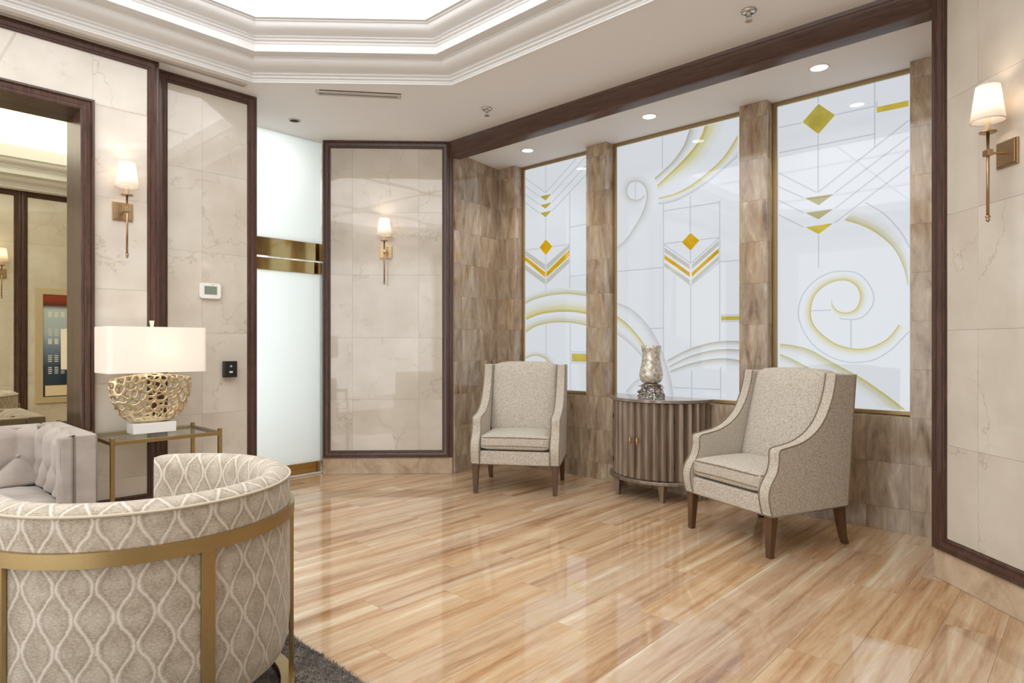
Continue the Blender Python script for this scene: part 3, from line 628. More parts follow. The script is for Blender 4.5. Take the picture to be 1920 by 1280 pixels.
# ------------------------------------------------------------ armchairs
def rbox(m, x0, x1, y0, y1, z0, z1, nx=8, ny=8, nz=5, p=5.0, fn=None):
    """superellipsoid-like rounded cushion box"""
    cx, cy, cz = (x0+x1)/2, (y0+y1)/2, (z0+z1)/2; a, b, c = (x1-x0)/2, (y1-y0)/2, (z1-z0)/2
    r = min(a, b, c)*0.55
    bm = bmesh.new(); bmesh.ops.create_cube(bm, size=2.0); bmesh.ops.subdivide_edges(bm, edges=bm.edges[:], cuts=9, use_grid_fill=True)
    i = len(m.v)
    for v in bm.verts:
        q = Vector((v.co.x*a, v.co.y*b, v.co.z*c)); inner = Vector((max(-a+r, min(a-r, q.x)), max(-b+r, min(b-r, q.y)), max(-c+r, min(c-r, q.z))))
        d = q-inner
        if d.length > 1e-6:
            # keep flat faces flat, round the edges
            q = inner + d.normalized()*min(r, max(abs(d.x), abs(d.y), abs(d.z)))
        P_ = (q.x, q.y, q.z)
        if fn: P_ = fn(*P_, a, b, c)
        m.v.append((P_[0]+cx, P_[1]+cy, P_[2]+cz))
    bm.verts.index_update()
    for f_ in bm.faces: m.f.append(tuple(i+v.index for v in f_.verts))
    bm.free(); return m

def armchair(label, loc, rz):
    t = thing('armchair', label, 'armchair', loc, rz, None)
    # local: x right, y towards the back, z up; the front edge is at y = -0.36
    SIDE = cr([(-0.335, 0.235), (-0.352, 0.29), (-0.362, 0.36), (-0.345, 0.415), (-0.305, 0.47), (-0.285, 0.53), (-0.283, 0.585), (-0.268, 0.607), (-0.20, 0.618), (-0.10, 0.638), (0.0, 0.685), (0.08, 0.76), (0.135, 0.86), (0.165, 0.95), (0.178, 1.025)], 4)
    REAR = [(0.350, 1.02), (0.328, 0.80), (0.302, 0.50), (0.282, 0.235)]
    sil = SIDE+REAR
    for s in (-1, 1):
        xi, xo = 0.281, 0.360
        m = MB(); m.prism(sil, min(s*xi, s*xo), max(s*xi, s*xo), lambda a, b, d: (d, a, b))
        ap = m.build('arm_panel', 'speckle', t, bevel=0.012, seg=3)
        pm = MB(); 
        for xx in (xi+0.004, xo-0.002): pm.tube([(s*xx, a-0.0015, b+0.001) for a, b in SIDE], 0.0038, 6)
        pm.tube([(s*(xo-0.002), a, b) for a, b in REAR], 0.0038, 6)
        pm.build('piping', 'piping', ap, smooth=True)
    MB().box(-0.282, 0.282, -0.345, 0.27, 0.237, 0.345).build('seat_rail', 'speckle', t, bevel=0.01)
    def crown(x, y, z, a, b, c):
        k = (1-(x/a)**2)*(1-(y/b)**2)
        pf = 1+0.03*(z/c)
        return (x, y, z+(0.022*k if z > 0 else -0.004*k))
    cu = rbox(MB(), -0.282, 0.282, -0.352, 0.16, 0.352, 0.472, fn=crown).build('seat_cushion', 'speckle', t, smooth=True)
    pm = MB()
    for zz in (0.385, 0.452):
        ring = []
        for a in range(48):
            th = 2*PI*a/48; cx_, sy_ = math.cos(th), math.sin(th); e = 0.18
            X = 0.283*math.copysign(abs(cx_)**e, cx_); Y = -0.096+0.257*math.copysign(abs(sy_)**e, sy_)
            ring.append((X, Y, zz+0.006*(1-(X/0.283)**2 if abs(Y+0.096) > 0.25 else 0)))
        pm.tube(ring, 0.0036, 6, closed=True)
    pm.build('cushion_piping', 'piping', cu, smooth=True)
    def lean(x, y, z, a, b, c):
        k = (1-(x/a)**2)
        yy = y + 0.155*(z+c)/(2*c) - 0.035*k*(1-(z/c)**2)*(1 if y < 0 else 0)
        zz = z + (0.022*(1-(x/a)**4) if z > 0.6*c else 0)
        return (x, yy, zz)
    rbox(MB(), -0.282, 0.282, 0.045, 0.175, 0.44, 1.025, fn=lean).build('back_cushion', 'speckle', t, smooth=True)
    m = MB(); m.prism([(0.17, 0.24), (0.275, 0.24), (0.303, 0.5), (0.329, 0.8), (0.351, 1.022), (0.25, 1.025)], -0.285, 0.285, lambda a, b, d: (d, a, b)); m.build('outer_back', 'speckle', t, bevel=0.01)
    bp = MB(); bp.tube([(-0.358, -0.338, 0.238), (0.358, -0.338, 0.238)], 0.004, 6)
    for s in (-1, 1): bp.tube([(s*0.359, -0.338, 0.238), (s*0.359, 0.275, 0.238)], 0.004, 6)
    bp.build('hem_piping', 'piping', t, smooth=True)
    for s in (-1, 1):
        for fr in (True, False):
            m = MB(); n = 7
            for k in range(n):
                z = 0.24*k/(n-1); hw = 0.0165+0.010*(z/0.24)
                if fr: c = (s*0.322, -0.318+0.012*z/0.24)
                else: c = (s*0.322, 0.300-0.055*(z/0.24)**0.6)
                m.v += [(c[0]+dx*hw, c[1]+dy*hw, z) for dx, dy in ((-1, -1), (1, -1), (1, 1), (-1, 1))]
            for k in range(n-1):
                for q in range(4): m.f.append((4*k+q, 4*k+(q+1) % 4, 4*k+4+(q+1) % 4, 4*k+4+q))
            m.f.append((3, 2, 1, 0)); m.f.append(tuple(4*(n-1)+q for q in range(4)))
            m.build('leg', 'leg_wood', t, bevel=0.003)
    return t
armchair('speckled beige sloped-arm armchair standing left of the fluted cabinet', (-3.60, 3.975, 0), R(33))
armchair('speckled beige sloped-arm armchair standing right of the fluted cabinet, the nearer one', (-1.540, 3.995, 0), R(-22))

# ------------------------------------------------------------ demilune cabinet
cb = thing('demilune_cabinet', 'half-round fluted cabinet with silvered brown finish and small brass pulls', 'cabinet', (-2.612, 4.60, 0), 0)
CA, CBb = 0.43, 0.405
def flute(a0, a1, z0, z1, inset=0.020, nf=6, depth=0.020, name='door', thick=0.02):
    m = MB(); N_ = nf*10+1; outer_ = []; inner_ = []
    for k in range(N_):
        a = a0+(a1-a0)*k/(N_-1); ph = (k % 10)/10 if k < N_-1 else 1.0
        r = 1.0; dd = inset + depth*math.sin(PI*ph)**0.8
        c_, s_ = math.cos(a), math.sin(a); outer_.append(((CA-dd)*c_, (CBb-dd)*s_)); inner_.append(((CA-inset-depth-thick)*c_, (CBb-inset-depth-thick)*s_))
    poly_n = len(outer_)
    for z in (z0, z1):
        m.v += [(x, y, z) for x, y in outer_] + [(x, y, z) for x, y in inner_]
    S = 2*poly_n
    for k in range(poly_n-1):
        m.f.append((k, k+1, S+k+1, S+k)); m.f.append((poly_n+k+1, poly_n+k, S+poly_n+k, S+poly_n+k+1))
        m.f.append((S+k, S+k+1, S+poly_n+k+1, S+poly_n+k)); m.f.append((k+1, k, poly_n+k, poly_n+k+1))
    m.f.append((0, S, S+poly_n, poly_n)); m.f.append((poly_n-1, 2*poly_n-1, S+2*poly_n-1, S+poly_n-1))
    return m.build(name, 'cabinet', cb, auto=50)
def half(ea, eb, z0, z1, n=48, back=0.0):
    pts = [(ea*math.cos(PI+PI*k/n), back if k in (0, n) else eb*math.sin(PI+PI*k/n)) for k in range(n+1)]
    return MB().prism(pts, z0, z1, lambda a, b, d: (a, b, d))
half(CA, CBb, 0.752, 0.777).build('cabinet_top', 'cabinet_top', cb, bevel=0.004)
half(CA+0.004, CBb+0.004, 0.130, 0.158).build('base_moulding', 'cabinet', cb, bevel=0.008, seg=3)
half(CA-0.06, CBb-0.06, 0.150, 0.756).build('carcass', 'dark', cb)
gA = 0.006
flute(R(181), R(224)-gA, 0.160, 0.748, nf=4, name='side_panel')
dl = flute(R(224)+gA, R(267)-gA, 0.162, 0.746, nf=5, name='door')
dr = flute(R(267)+gA, R(310)-gA, 0.162, 0.746, nf=5, name='door')
flute(R(310)+gA, R(359), 0.160, 0.748, nf=5, name='side_panel')
for d_, a in ((dl, 263.0), (dr, 271.5)):
    c_, s_ = math.cos(R(a)), math.sin(R(a)); ox, oy = (CA-0.012)*c_, (CBb-0.012)*s_
    m = MB(); m.lathe([(0.004, 0), (0.007, 0.006), (0.010, 0.03), (0.007, 0.045), (0.004, 0.05)], 10, (ox+0.016*c_, oy+0.016*s_, 0.425))
    m.tube([(ox-0.01*c_, oy-0.01*s_, 0.470), (ox+0.016*c_, oy+0.016*s_, 0.470)], 0.005, 8)
    m.lathe([(0.0, -0.009), (0.008, -0.005), (0.010, 0), (0.008, 0.005), (0, 0.009)], 10, (ox+0.018*c_, oy+0.018*s_, 0.475), caps=False)
    h_ = m.build('pull', m_plain('bright_brass', srgb(222, 178, 110), 0.15, 1.0) if 'bb' not in M else M['bb'], d_, smooth=True); M.setdefault('bb', h_.data.materials[0])
for a, zz in ((R(224), 0.62), (R(224), 0.27), (R(310), 0.62), (R(310), 0.27)):
    MB().lathe([(0.005, -0.02), (0.005, 0.02)], 8, ((CA-0.018)*math.cos(a), (CBb-0.018)*math.sin(a), zz)).build('hinge', 'dark', cb)
for lx, ly in ((-0.215, -0.32), (0.185, -0.33), (-0.375, -0.035), (0.375, -0.035)):
    m = MB()
    for z, hw in ((0.0, 0.014), (0.034, 0.0155), (0.0341, 0.019), (0.042, 0.019), (0.0421, 0.0165), (0.135, 0.026)):
        m.v += [(lx+dx*hw, ly+dy*hw, z) for dx, dy in ((-1, -1), (1, -1), (1, 1), (-1, 1))]
    for k in range(5):
        for q in range(4): m.f.append((4*k+q, 4*k+(q+1) % 4, 4*k+4+(q+1) % 4, 4*k+4+q))
    m.f.append((3, 2, 1, 0)); m.f.append((20, 21, 22, 23)); m.build('leg', 'cabinet', cb)

# vase on the cabinet
vs = thing('hurricane_vase', 'mercury glass hurricane vase on a silver twig base, standing on the fluted cabinet', 'vase', (-2.60, 4.40, 0.777), 0)
prof = [(0.004, 0.115), (0.05, 0.116), (0.080, 0.125), (0.094, 0.148), (0.099, 0.175), (0.097, 0.205), (0.088, 0.245), (0.079, 0.285), (0.075, 0.32), (0.076, 0.36), (0.082, 0.395), (0.086, 0.412), (0.083, 0.412), (0.072, 0.36), (0.071, 0.32), (0.084, 0.245), (0.093, 0.205), (0.095, 0.175), (0.090, 0.15), (0.076, 0.130), (0.004, 0.122)]
MB().lathe([(r_*0.93, z_) for r_, z_ in prof], 48).build('glass_body', 'mercury', vs, smooth=True)
tb = MB(); rr = random.Random(3)
for k in range(150):
    a = rr.uniform(0, 2*PI); hgt = rr.uniform(0.0, 1.0)
    r0 = 0.100-0.030*math.sin(hgt*PI*0.5)**2
    z0 = 0.004+0.098*hgt
    p = Vector((r0*math.cos(a), r0*math.sin(a), z0)); pts = [p]
    d = Vector((rr.gauss(0, 1), rr.gauss(0, 1), rr.gauss(0, 0.8))).normalized()
    d = (d - 0.7*p.normalized()*d.dot(p.normalized())).normalized()
    for q in range(3):
        p = p + d*0.011 + Vector((rr.gauss(0, 1), rr.gauss(0, 1), rr.gauss(0, 1)))*0.003
        r_ = math.hypot(p.x, p.y); zc = max(0.003, min(0.106, p.z)); r_t = max(0.055, min(0.104, r_)); p = Vector((p.x*r_t/r_, p.y*r_t/r_, zc)); pts.append(p)
    tb.tube(pts, [0.0046, 0.0042, 0.0038, 0.0048], 6)
tb.build('twig_base', 'silver_twig', vs, smooth=True)
MB().lathe([(0.050, 0.098), (0.066, 0.100), (0.068, 0.108), (0.060, 0.114), (0.02, 0.115)], 32).build('collar', 'silver_twig', vs, smooth=True)

# ------------------------------------------------------------ wall sconces
def sconce(label, o, ang, u, scale=1.0):
    c_, s_ = math.cos(R(ang)), math.sin(R(ang))
    t = thing('wall_sconce', label, 'sconce', (o[0]+c_*u-s_*0.012, o[1]+s_*u+c_*0.012, 2.045), R(ang), None)
    m = MB().box(-0.058, 0.058, 0, 0.010, -0.055, 0.062); m.box(-0.050, 0.050, 0.010, 0.016, -0.047, 0.054); m.build('backplate', 'sconce_brass', t, bevel=0.002)
    Y = 0.095
    m = MB(); m.tube([(0, 0.014, 0.004), (0, Y, 0.004)], 0.0055, 10); m.box(-0.017, 0.017, Y-0.012, Y+0.012, -0.010, 0.018); m.build('arm', 'sconce_brass', t, bevel=0.0015)
    m = MB(); m.tube([(0, Y, -0.275), (0, Y, 0.095)], 0.0065, 10)
    m.lathe([(0.0, -0.304), (0.005, -0.300), (0.009, -0.293), (0.006, -0.287), (0.0105, -0.281), (0.0105, -0.276), (0.0065, -0.272)], 14, (0, Y, 0), caps=False)
    m.build('stem', 'sconce_brass', t, smooth=True)
    MB().lathe([(0.0, 0.092), (0.030, 0.092), (0.034, 0.095), (0.034, 0.099), (0.012, 0.100), (0.0, 0.100)], 24, (0, Y, 0), caps=False).build('drip_dish', 'sconce_brass', t, smooth=False)
    MB().lathe([(0.0105, 0.099), (0.0105, 0.165), (0.004, 0.168)], 14, (0, Y, 0)).build('candle_sleeve', 'cream', t, smooth=True)
    sh = MB().lathe([(0.066, 0.145), (0.046, 0.300), (0.0445, 0.300), (0.0645, 0.145)], 32, (0, Y, 0), caps=False)
    sh.f += [(k, (k+1) % 32, 96+(k+1) % 32, 96+k) for k in range(32)]
    s_o = sh.build('lamp_shade', 'sconce_shade', t, smooth=True)
    MB().lathe([(0.0665, 0.143), (0.0658, 0.149), (0.0640, 0.149), (0.0650, 0.143), (0.0665, 0.143)], 32, (0, Y, 0), caps=False).build('shade_hem', 'shade_trim', s_o, smooth=True)
    b = MB().lathe([(0.0, 0.166), (0.010, 0.172), (0.016, 0.195), (0.012, 0.215), (0.0, 0.225)], 14, (0, Y, 0), caps=False).build('bulb', M['bulb'], t, smooth=True)
    point('sconce_light', (0, Y, 0.245), SCONCE, (1.0, 0.83, 0.66), 0.02, t)
    return t
M['bulb'] = m_emit('lamp_bulb', (1, 0.86, 0.68, 1), 2.5)
sconce('brass candle sconce between the wall mirror and the walnut frame, above the table lamp', (-4.61, 0), -90, -1.262)
sconce('brass candle sconce centred on the far marble panel behind the room', (-4.42, 3.925), 225, 0.612)
sconce('brass candle sconce on the right-hand marble wall at the photo edge', (-0.62, 3.90), 135, -0.462)
sconce('brass candle sconce on the opposite wall, seen only in the mirror', (0.19, 0), 90, 1.36)

# ------------------------------------------------------------ ceiling fittings
def downlight(x, y, z, label, lit=True, r=0.052):
    t = thing('recessed_downlight', label, 'downlight', (x, y, z), 0)
    MB().lathe([(r+0.012, 0.0), (r+0.012, -0.004), (r, -0.006), (r-0.003, -0.001), (r-0.003, 0.0)], 32, caps=False).build('trim_ring', 'white_plastic', t, smooth=True)
    MB().lathe([(0.0, -0.002), (r-0.003, -0.002)], 32, caps=False).build('lens', M['lens'], t)
    spot('downlight_beam', (0, 0, -0.03), NICHE_SPOT, (1.0, 0.94, 0.86), 125, 0.04, t)
    return t
M['lens'] = m_emit('downlight_lens', (1, 0.98, 0.95, 1), 9.0)
downlight(-3.852, 4.34, 2.979, 'round lit downlight in the niche ceiling over the far armchair')
downlight(-2.582, 4.34, 2.979, 'round lit downlight in the niche ceiling over the cabinet')
downlight(-1.327, 4.32, 2.979, 'round lit downlight in the niche ceiling over the near armchair')
for i, (x, y) in enumerate(((-4.0, 3.15), (-0.35, 2.85))):
    pass
t = thing('recessed_can', 'dark unlit round opening in the ceiling before the frosted glass door', 'light fitting', (-4.945, 2.63, H), 0)
MB().lathe([(0.052, 0.0), (0.052, -0.004), (0.044, -0.007), (0.038, -0.006), (0.038, 0.0)], 28, caps=False).build('trim_ring', 'grey_metal', t, smooth=True)
MB().lathe([(0.0, -0.001), (0.040, -0.0015)], 28, caps=False).build('recess_shade_disc', 'dark', t)  # flat disc painted dark for the shade inside the can; ceiling is uncut
def sprinkler(x, y, label):
    t = thing('fire_sprinkler', label, 'sprinkler', (x, y, H), 0)
    MB().lathe([(0.0, -0.001), (0.044, -0.001), (0.040, -0.010), (0.026, -0.016), (0.013, -0.016), (0.013, -0.03), (0, -0.03)], 24, caps=False).build('escutcheon', 'chrome', t, smooth=True)
    m = MB(); m.tube([(-0.012, 0, -0.028), (-0.013, 0, -0.045), (0, 0, -0.056)], 0.003, 6); m.tube([(0.012, 0, -0.028), (0.013, 0, -0.045), (0, 0, -0.056)], 0.003, 6); m.tube([(0, 0, -0.028), (0, 0, -0.056)], 0.003, 6)
    m.build('frame_arms', 'chrome', t, smooth=True)
    MB().lathe([(0.0, -0.060), (0.021, -0.060), (0.021, -0.057), (0.0, -0.056)], 16, caps=False).build('deflector', 'chrome', t)
sprinkler(-3.574, 3.54, 'chrome fire sprinkler in the ceiling above the far marble panel')
sprinkler(-1.45, 3.508, 'chrome fire sprinkler in the ceiling near the walnut beam, nearer one')
def slot_vent(label, cx, cy, ang, L_, W_, gap_shade=False):
    t = thing('slot_vent', label, 'vent', (cx, cy, H), ang)
    m = MB()
    e = 0.30*W_
    for a, b, c, d in ((-L_/2, L_/2, -W_/2, -W_/2+e), (-L_/2, L_/2, W_/2-e, W_/2), (-L_/2, -L_/2+e, -W_/2+e, W_/2-e), (L_/2-e, L_/2, -W_/2+e, W_/2-e)): m.box(a, b, c, d, -0.013, 0)
    m.build('vent_frame', 'grey_metal', t, bevel=0.0015)
    MB().box(-L_/2+e, L_/2-e, -W_/2+e, W_/2-e, -0.002, 0).build('slot_shade_strip', 'dark', t)  # solid dark strip, the shade of the open slot put into its colour
    MB().box(-L_/2+e+0.001, L_/2-e-0.001, -0.0015, 0.0015, -0.010, -0.0021).build('blade', 'grey_metal', t)
    if gap_shade: MB().box(-L_/2-0.006, L_/2-0.03, W_/2, W_/2+0.006, -0.003, 0).build('gap_shade_strip', 'dark', t)  # dark strip laid on the ceiling as painted shade of a gap
slot_vent('short white slot vent in the ceiling above the frosted door', -4.07, 2.68, R(-129.5), 0.62, 0.075, True)
slot_vent('long narrow slot vent along the ceiling above the mirror wall', -4.53, 0.25, R(90), 3.56, 0.050)

# ------------------------------------------------------------ wall devices
t = thing('thermostat', 'white thermostat with a grey screen on the left marble panel', 'thermostat', (-4.718, 1.85, 1.583), R(-90))
def rrect(w_, h_, r_, n=5):
    out = []
    for cx, cy, a0 in ((w_/2-r_, h_/2-r_, 0), (-w_/2+r_, h_/2-r_, 90), (-w_/2+r_, -h_/2+r_, 180), (w_/2-r_, -h_/2+r_, 270)):
        out += [(cx+r_*math.cos(R(a0+90*k/n)), cy+r_*math.sin(R(a0+90*k/n))) for k in range(n+1)]
    return out
MB().prism(rrect(0.150, 0.112, 0.022), 0.0, 0.026, lambda a, b, d: (a, d, b)).build('housing', 'white_plastic', t, bevel=0.005)
MB().box(-0.044, 0.044, 0.0255, 0.0272, -0.026, 0.034).build('screen', 'screen', t)
MB().box(-0.022, -0.008, 0.0255, 0.0268, 0.042, 0.048).build('logo_mark', 'grey_metal', t)
t = thing('card_reader', 'small black control box with a round button on the left marble panel', 'control box', (-4.718, 1.987, 1.016), R(-90))
MB().box(-0.046, 0.046, 0, 0.045, -0.059, 0.059).build('housing', 'black', t, bevel=0.003)
MB().lathe([(0.0, 0.003), (0.008, 0.003), (0.010, 0.0)], 16, caps=False).build('round_button', 'chrome', t, loc=(0.0, 0.0455, 0.022), rot=(R(-90), 0, 0))
MB().box(-0.012, 0.012, 0.045, 0.0462, -0.026, -0.014).build('white_label', 'white_plastic', t)
t = thing('framed_poster', 'tall poster in a beige frame on the opposite wall, seen in the mirror', 'poster', (0.176, 2.14, 1.18), R(90))
panel_frame(t, -0.44, 0.44, -0.72, 0.72, 'poster_frame', [(0, 0), (0, 0.018), (0.004, 0.022), (0.075, 0.022), (0.078, 0.016), (0.078, 0.0)], mat=m_plain('beige_frame', srgb(198, 182, 150), 0.4))
def m_poster():
    t = NT('poster_print', 0.06, 0, 0.5)
    z = t.add('ShaderNodeSeparateXYZ', Vector=t.add('ShaderNodeTexCoord').outputs['Object']).outputs[2]
    t.link(t.ramp(t.math('ADD', t.math('MULTIPLY', z, 0.75), 0.5), [(0.05, srgb(40, 52, 74)), (0.30, srgb(52, 66, 92)), (0.48, srgb(120, 140, 166)), (0.62, srgb(176, 196, 210)), (0.84, srgb(196, 212, 220)), (0.88, srgb(92, 60, 52)), (0.93, srgb(150, 70, 52))]), 'Base Color')
    return t.m
MB().box(-0.365, 0.365, 0.004, 0.010, -0.645, 0.645).build('poster_print', m_poster(), t)
pm = MB()
for z0 in (0.36, 0.20, 0.02, -0.13, -0.28): 
    for i in range(9):
        for j in range(4 if z0 not in (0.36, 0.02) else 1):
            hh = 0.012 if z0 not in (0.36, 0.02) else 0.07
            pm.box(-0.31+0.066*i, -0.27+0.066*i, 0.010, 0.0115, z0-0.024*j, z0-0.024*j+hh)
pm.build('printed_windows', m_plain('print_white', srgb(222, 228, 232), 0.3), t, kind='stuff')
MB().box(-0.34, -0.06, 0.010, 0.013, -0.63, -0.50).build('caption_card', 'cream', t)

# ------------------------------------------------------------ side table and lamp
tt = thing('side_table', 'square-edged satin brass side table with a clear glass top beside the sofa', 'table', (0, 0, 0), 0)
X0, X1, Y0, Y1, q = -4.575, -4.105, 1.068, 1.690, 0.022
for (x, y) in ((X0, Y0), (X1-q, Y0), (X0, Y1-q), (X1-q, Y1-q)): MB().box(x, x+q, y, y+q, 0.001, 0.664).build('leg', 'brass_satin', tt, bevel=0.0015)
for zz, hh in ((0.622, 0.022), (0.12, 0.018)):
    MB().box(X0+q, X1-q, Y0, Y0+q, zz, zz+hh).build('rail', 'brass_satin', tt, bevel=0.001); MB().box(X0+q, X1-q, Y1-q, Y1, zz, zz+hh).build('rail', 'brass_satin', tt, bevel=0.001)
    MB().box(X0, X0+q, Y0+q, Y1-q, zz, zz+hh).build('rail', 'brass_satin', tt, bevel=0.001); MB().box(X1-q, X1, Y0+q, Y1-q, zz, zz+hh).build('rail', 'brass_satin', tt, bevel=0.001)
MB().box(X0+0.004, X1-0.004, Y0+q, Y1-q, 0.6442, 0.6522).build('glass_top', 'clear', tt)
LZ = 0.6525
lp = thing('table_lamp', 'table lamp with rectangular white shade over a pierced golden bowl on a marble block', 'lamp', (-4.335, 1.352, LZ), 0)
MB().box(-0.062, 0.062, -0.122, 0.122, 0, 0.062).build('marble_block', 'white_marble', lp, bevel=0.003)
# pierced bowl: a closed thin shell whose faces are left only along a web of cell walls
rc = random.Random(11)
def shell_pt(th, s):
    if s >= 0: z = 0.335-0.266*math.sin(s*PI/2)**1.0; k = math.cos(s*PI/2*0.93)**0.62
    else: z = 0.335+0.030*math.sin(-s*PI/2); k = math.cos(s*PI/2)
    zz = z - 0.012*abs(math.sin(th))**3*(1 if s < 0.3 else 0)
    return (0.078*k*math.cos(th), 0.232*k*math.sin(th), zz)
seeds = []
for k in range(4000):
    p = Vector(shell_pt(rc.uniform(0, 2*PI), rc.uniform(-1, 1)))
    if all((p-q_).length > 0.034 for q_ in seeds): seeds.append(p)
from mathutils.kdtree import KDTree
kd = KDTree(len(seeds)); [kd.insert(p, i) for i, p in enumerate(seeds)]; kd.balance()
NU, NV = 260, 130
m = MB(); pts = {}
grid = [[Vector(shell_pt(2*PI*a/NU, -1+2*b/(NV-1))) for a in range(NU)] for b in range(NV)]
idx = {}
wob = [rc.uniform(0.009, 0.017) for _ in seeds]
def vid(a, b):
    k_ = (a % NU, b)
    if k_ not in idx: idx[k_] = len(m.v); m.v.append(tuple(grid[b][a % NU]))
    return idx[k_]
for b in range(NV-1):
    for a in range(NU):
        c_ = (grid[b][a]+grid[b+1][a]+grid[b][(a+1) % NU]+grid[b+1][(a+1) % NU])/4
        r_ = kd.find_n(c_, 2); keep = (r_[1][2]-r_[0][2]) < wob[r_[0][1]]*1.15 or b > NV-16 or 68 < b < 71 and False
        if keep: m.f.append((vid(a, b), vid(a+1, b), vid(a+1, b+1), vid(a, b+1)))
bowl = m.build('pierced_bowl', 'gold_lamp', lp, smooth=True)
bm = bmesh.new(); bm.from_mesh(bowl.data); bmesh.ops.remove_doubles(bm, verts=bm.verts, dist=0.0004)
for _ in range(3): bmesh.ops.smooth_vert(bm, verts=[v for v in bm.verts if v.is_boundary], factor=0.5, use_axis_x=True, use_axis_y=True, use_axis_z=True)
bm.to_mesh(bowl.data); bm.free()
s_ = bowl.modifiers.new('t', 'SOLIDIFY'); s_.thickness = 0.008; s_.offset = 0
s_ = bowl.modifiers.new('s', 'SMOOTH'); s_.iterations = 3; s_.factor = 0.5
MB().lathe([(0.006, 0.35), (0.006, 0.42), (0.011, 0.42), (0.011, 0.47), (0.004, 0.475), (0.004, 0.655)], 12).build('lamp_stem', 'brass_satin', lp, smooth=True)
sx, sy, z0, z1 = 0.150, 0.278, 0.375, 0.652
rp = rrect(2*sx, 2*sy, 0.030, 6); ri = rrect(2*sx-0.004, 2*sy-0.004, 0.028, 6)
m = MB(); n = len(rp)
for zz, pp in ((z0, rp), (z1, rp), (z1, ri), (z0, ri)): m.v += [(a, b, zz) for a, b in pp]
for j in range(4):
    for k in range(n): m.f.append((j*n+k, j*n+(k+1) % n, ((j+1) % 4)*n+(k+1) % n, ((j+1) % 4)*n+k))
m.build('lamp_shade', 'lamp_shade', lp, auto=40)
m = MB(); m.tube([(-sx+0.003, 0, z1-0.01), (sx-0.003, 0, z1-0.01)], 0.002, 6); m.tube([(0, -sy+0.003, z1-0.01), (0, sy-0.003, z1-0.01)], 0.002, 6); m.build('shade_spider', 'brass_satin', lp)
MB().lathe([(0.008, 0.652), (0.010, 0.664), (0.0145, 0.692), (0.0135, 0.694), (0, 0.694)], 16).build('finial', 'cream', lp, smooth=True)
MB().lathe([(0.0, 0.46), (0.02, 0.47), (0.03, 0.50), (0.022, 0.53), (0.0, 0.545)], 16, caps=False).build('bulb', M['bulb'], lp, smooth=True)
point('table_lamp_light', (0.045, 0.03, 0.53), TABLE_LAMP, (1.0, 0.93, 0.85), 0.03, lp)

# ------------------------------------------------------------ tufted sofa
sf = thing('tufted_sofa', 'grey velvet button-tufted sofa with square arms below the wall mirror', 'sofa', (0, 0, 0), 0)
SX0, SX1, SY0, SY1, SZ = -4.555, -3.785, -1.30, 0.925, 0.740
def tufted(name, path, normals, lens, axis, a0, a1, tw, th, bt, bb, amp=0.030, nb=46, na=None, btn=True):
    """path: list of 2D points (p, z) from bottom to top; runs along axis a0..a1"""
    na = na or int(abs(a1-a0)/0.0085)
    cum = [0]
    for p, q_ in zip(path, path[1:]): cum.append(cum[-1]+math.dist(p, q_))
    def at(b):
        L_ = cum[-1]*b
        for i in range(len(path)-1):
            if L_ <= cum[i+1]+1e-9:
                t_ = (L_-cum[i])/(cum[i+1]-cum[i]); p, q_ = path[i], path[i+1]; n1, n2 = normals[i], normals[i+1]
                return (p[0]+(q_[0]-p[0])*t_, p[1]+(q_[1]-p[1])*t_), (n1[0]+(n2[0]-n1[0])*t_, n1[1]+(n2[1]-n1[1])*t_), L_
        return path[-1], normals[-1], cum[-1]
    def height(s, L_):
        b_ = max(bb, min(bt, L_)); P1 = s/tw+b_/th; P2 = s/tw-b_/th
        v = (abs(math.sin(PI*P1/1.0*0.5+0.0))*abs(math.sin(PI*P2*0.5)))
        return v**0.45
    m = MB()
    def fn(a, b):
        s = (a1-a0)*a/(na-1); p, n_, L_ = at(b/(nb-1)); hgt = amp*height(s, L_)
        edge = min(1, (b/(nb-1))/0.05)
        x = p[0]+n_[0]*hgt*edge; z = p[1]+n_[1]*hgt*edge
        return (a0+s, x, z) if axis == 'x' else (x, a0+s, z)
    m.grid(na, nb, fn); o = m.build(name, 'velvet', sf, smooth=True)
    if btn:
        i = 0
        for pi_ in range(-40, 60):
            for qi in range(-40, 60):
                s = tw*(pi_*2+qi*2)/2; L_ = th*(pi_*2-qi*2)/2
                if 0.02 < s < abs(a1-a0)-0.02 and bb-0.001 <= L_ <= bt+0.001:
                    s = s*(1 if a1 > a0 else -1)
                    p, n_, _ = at(L_/cum[-1]); c_ = (a0+s, p[0]+n_[0]*0.006, p[1]) if axis == 'x' else (p[0]+n_[0]*0.006, a0+s, p[1])
                    bb_ = MB().lathe([(0, -0.005), (0.009, -0.003), (0.012, 0.0), (0.009, 0.004), (0, 0.006)], 12, caps=False)
                    rot = (R(90), 0, 0) if axis == 'x' else (0, R(90), 0)
                    bo = bb_.build('button', 'velvet', o, smooth=True, loc=c_, rot=rot)
    return o
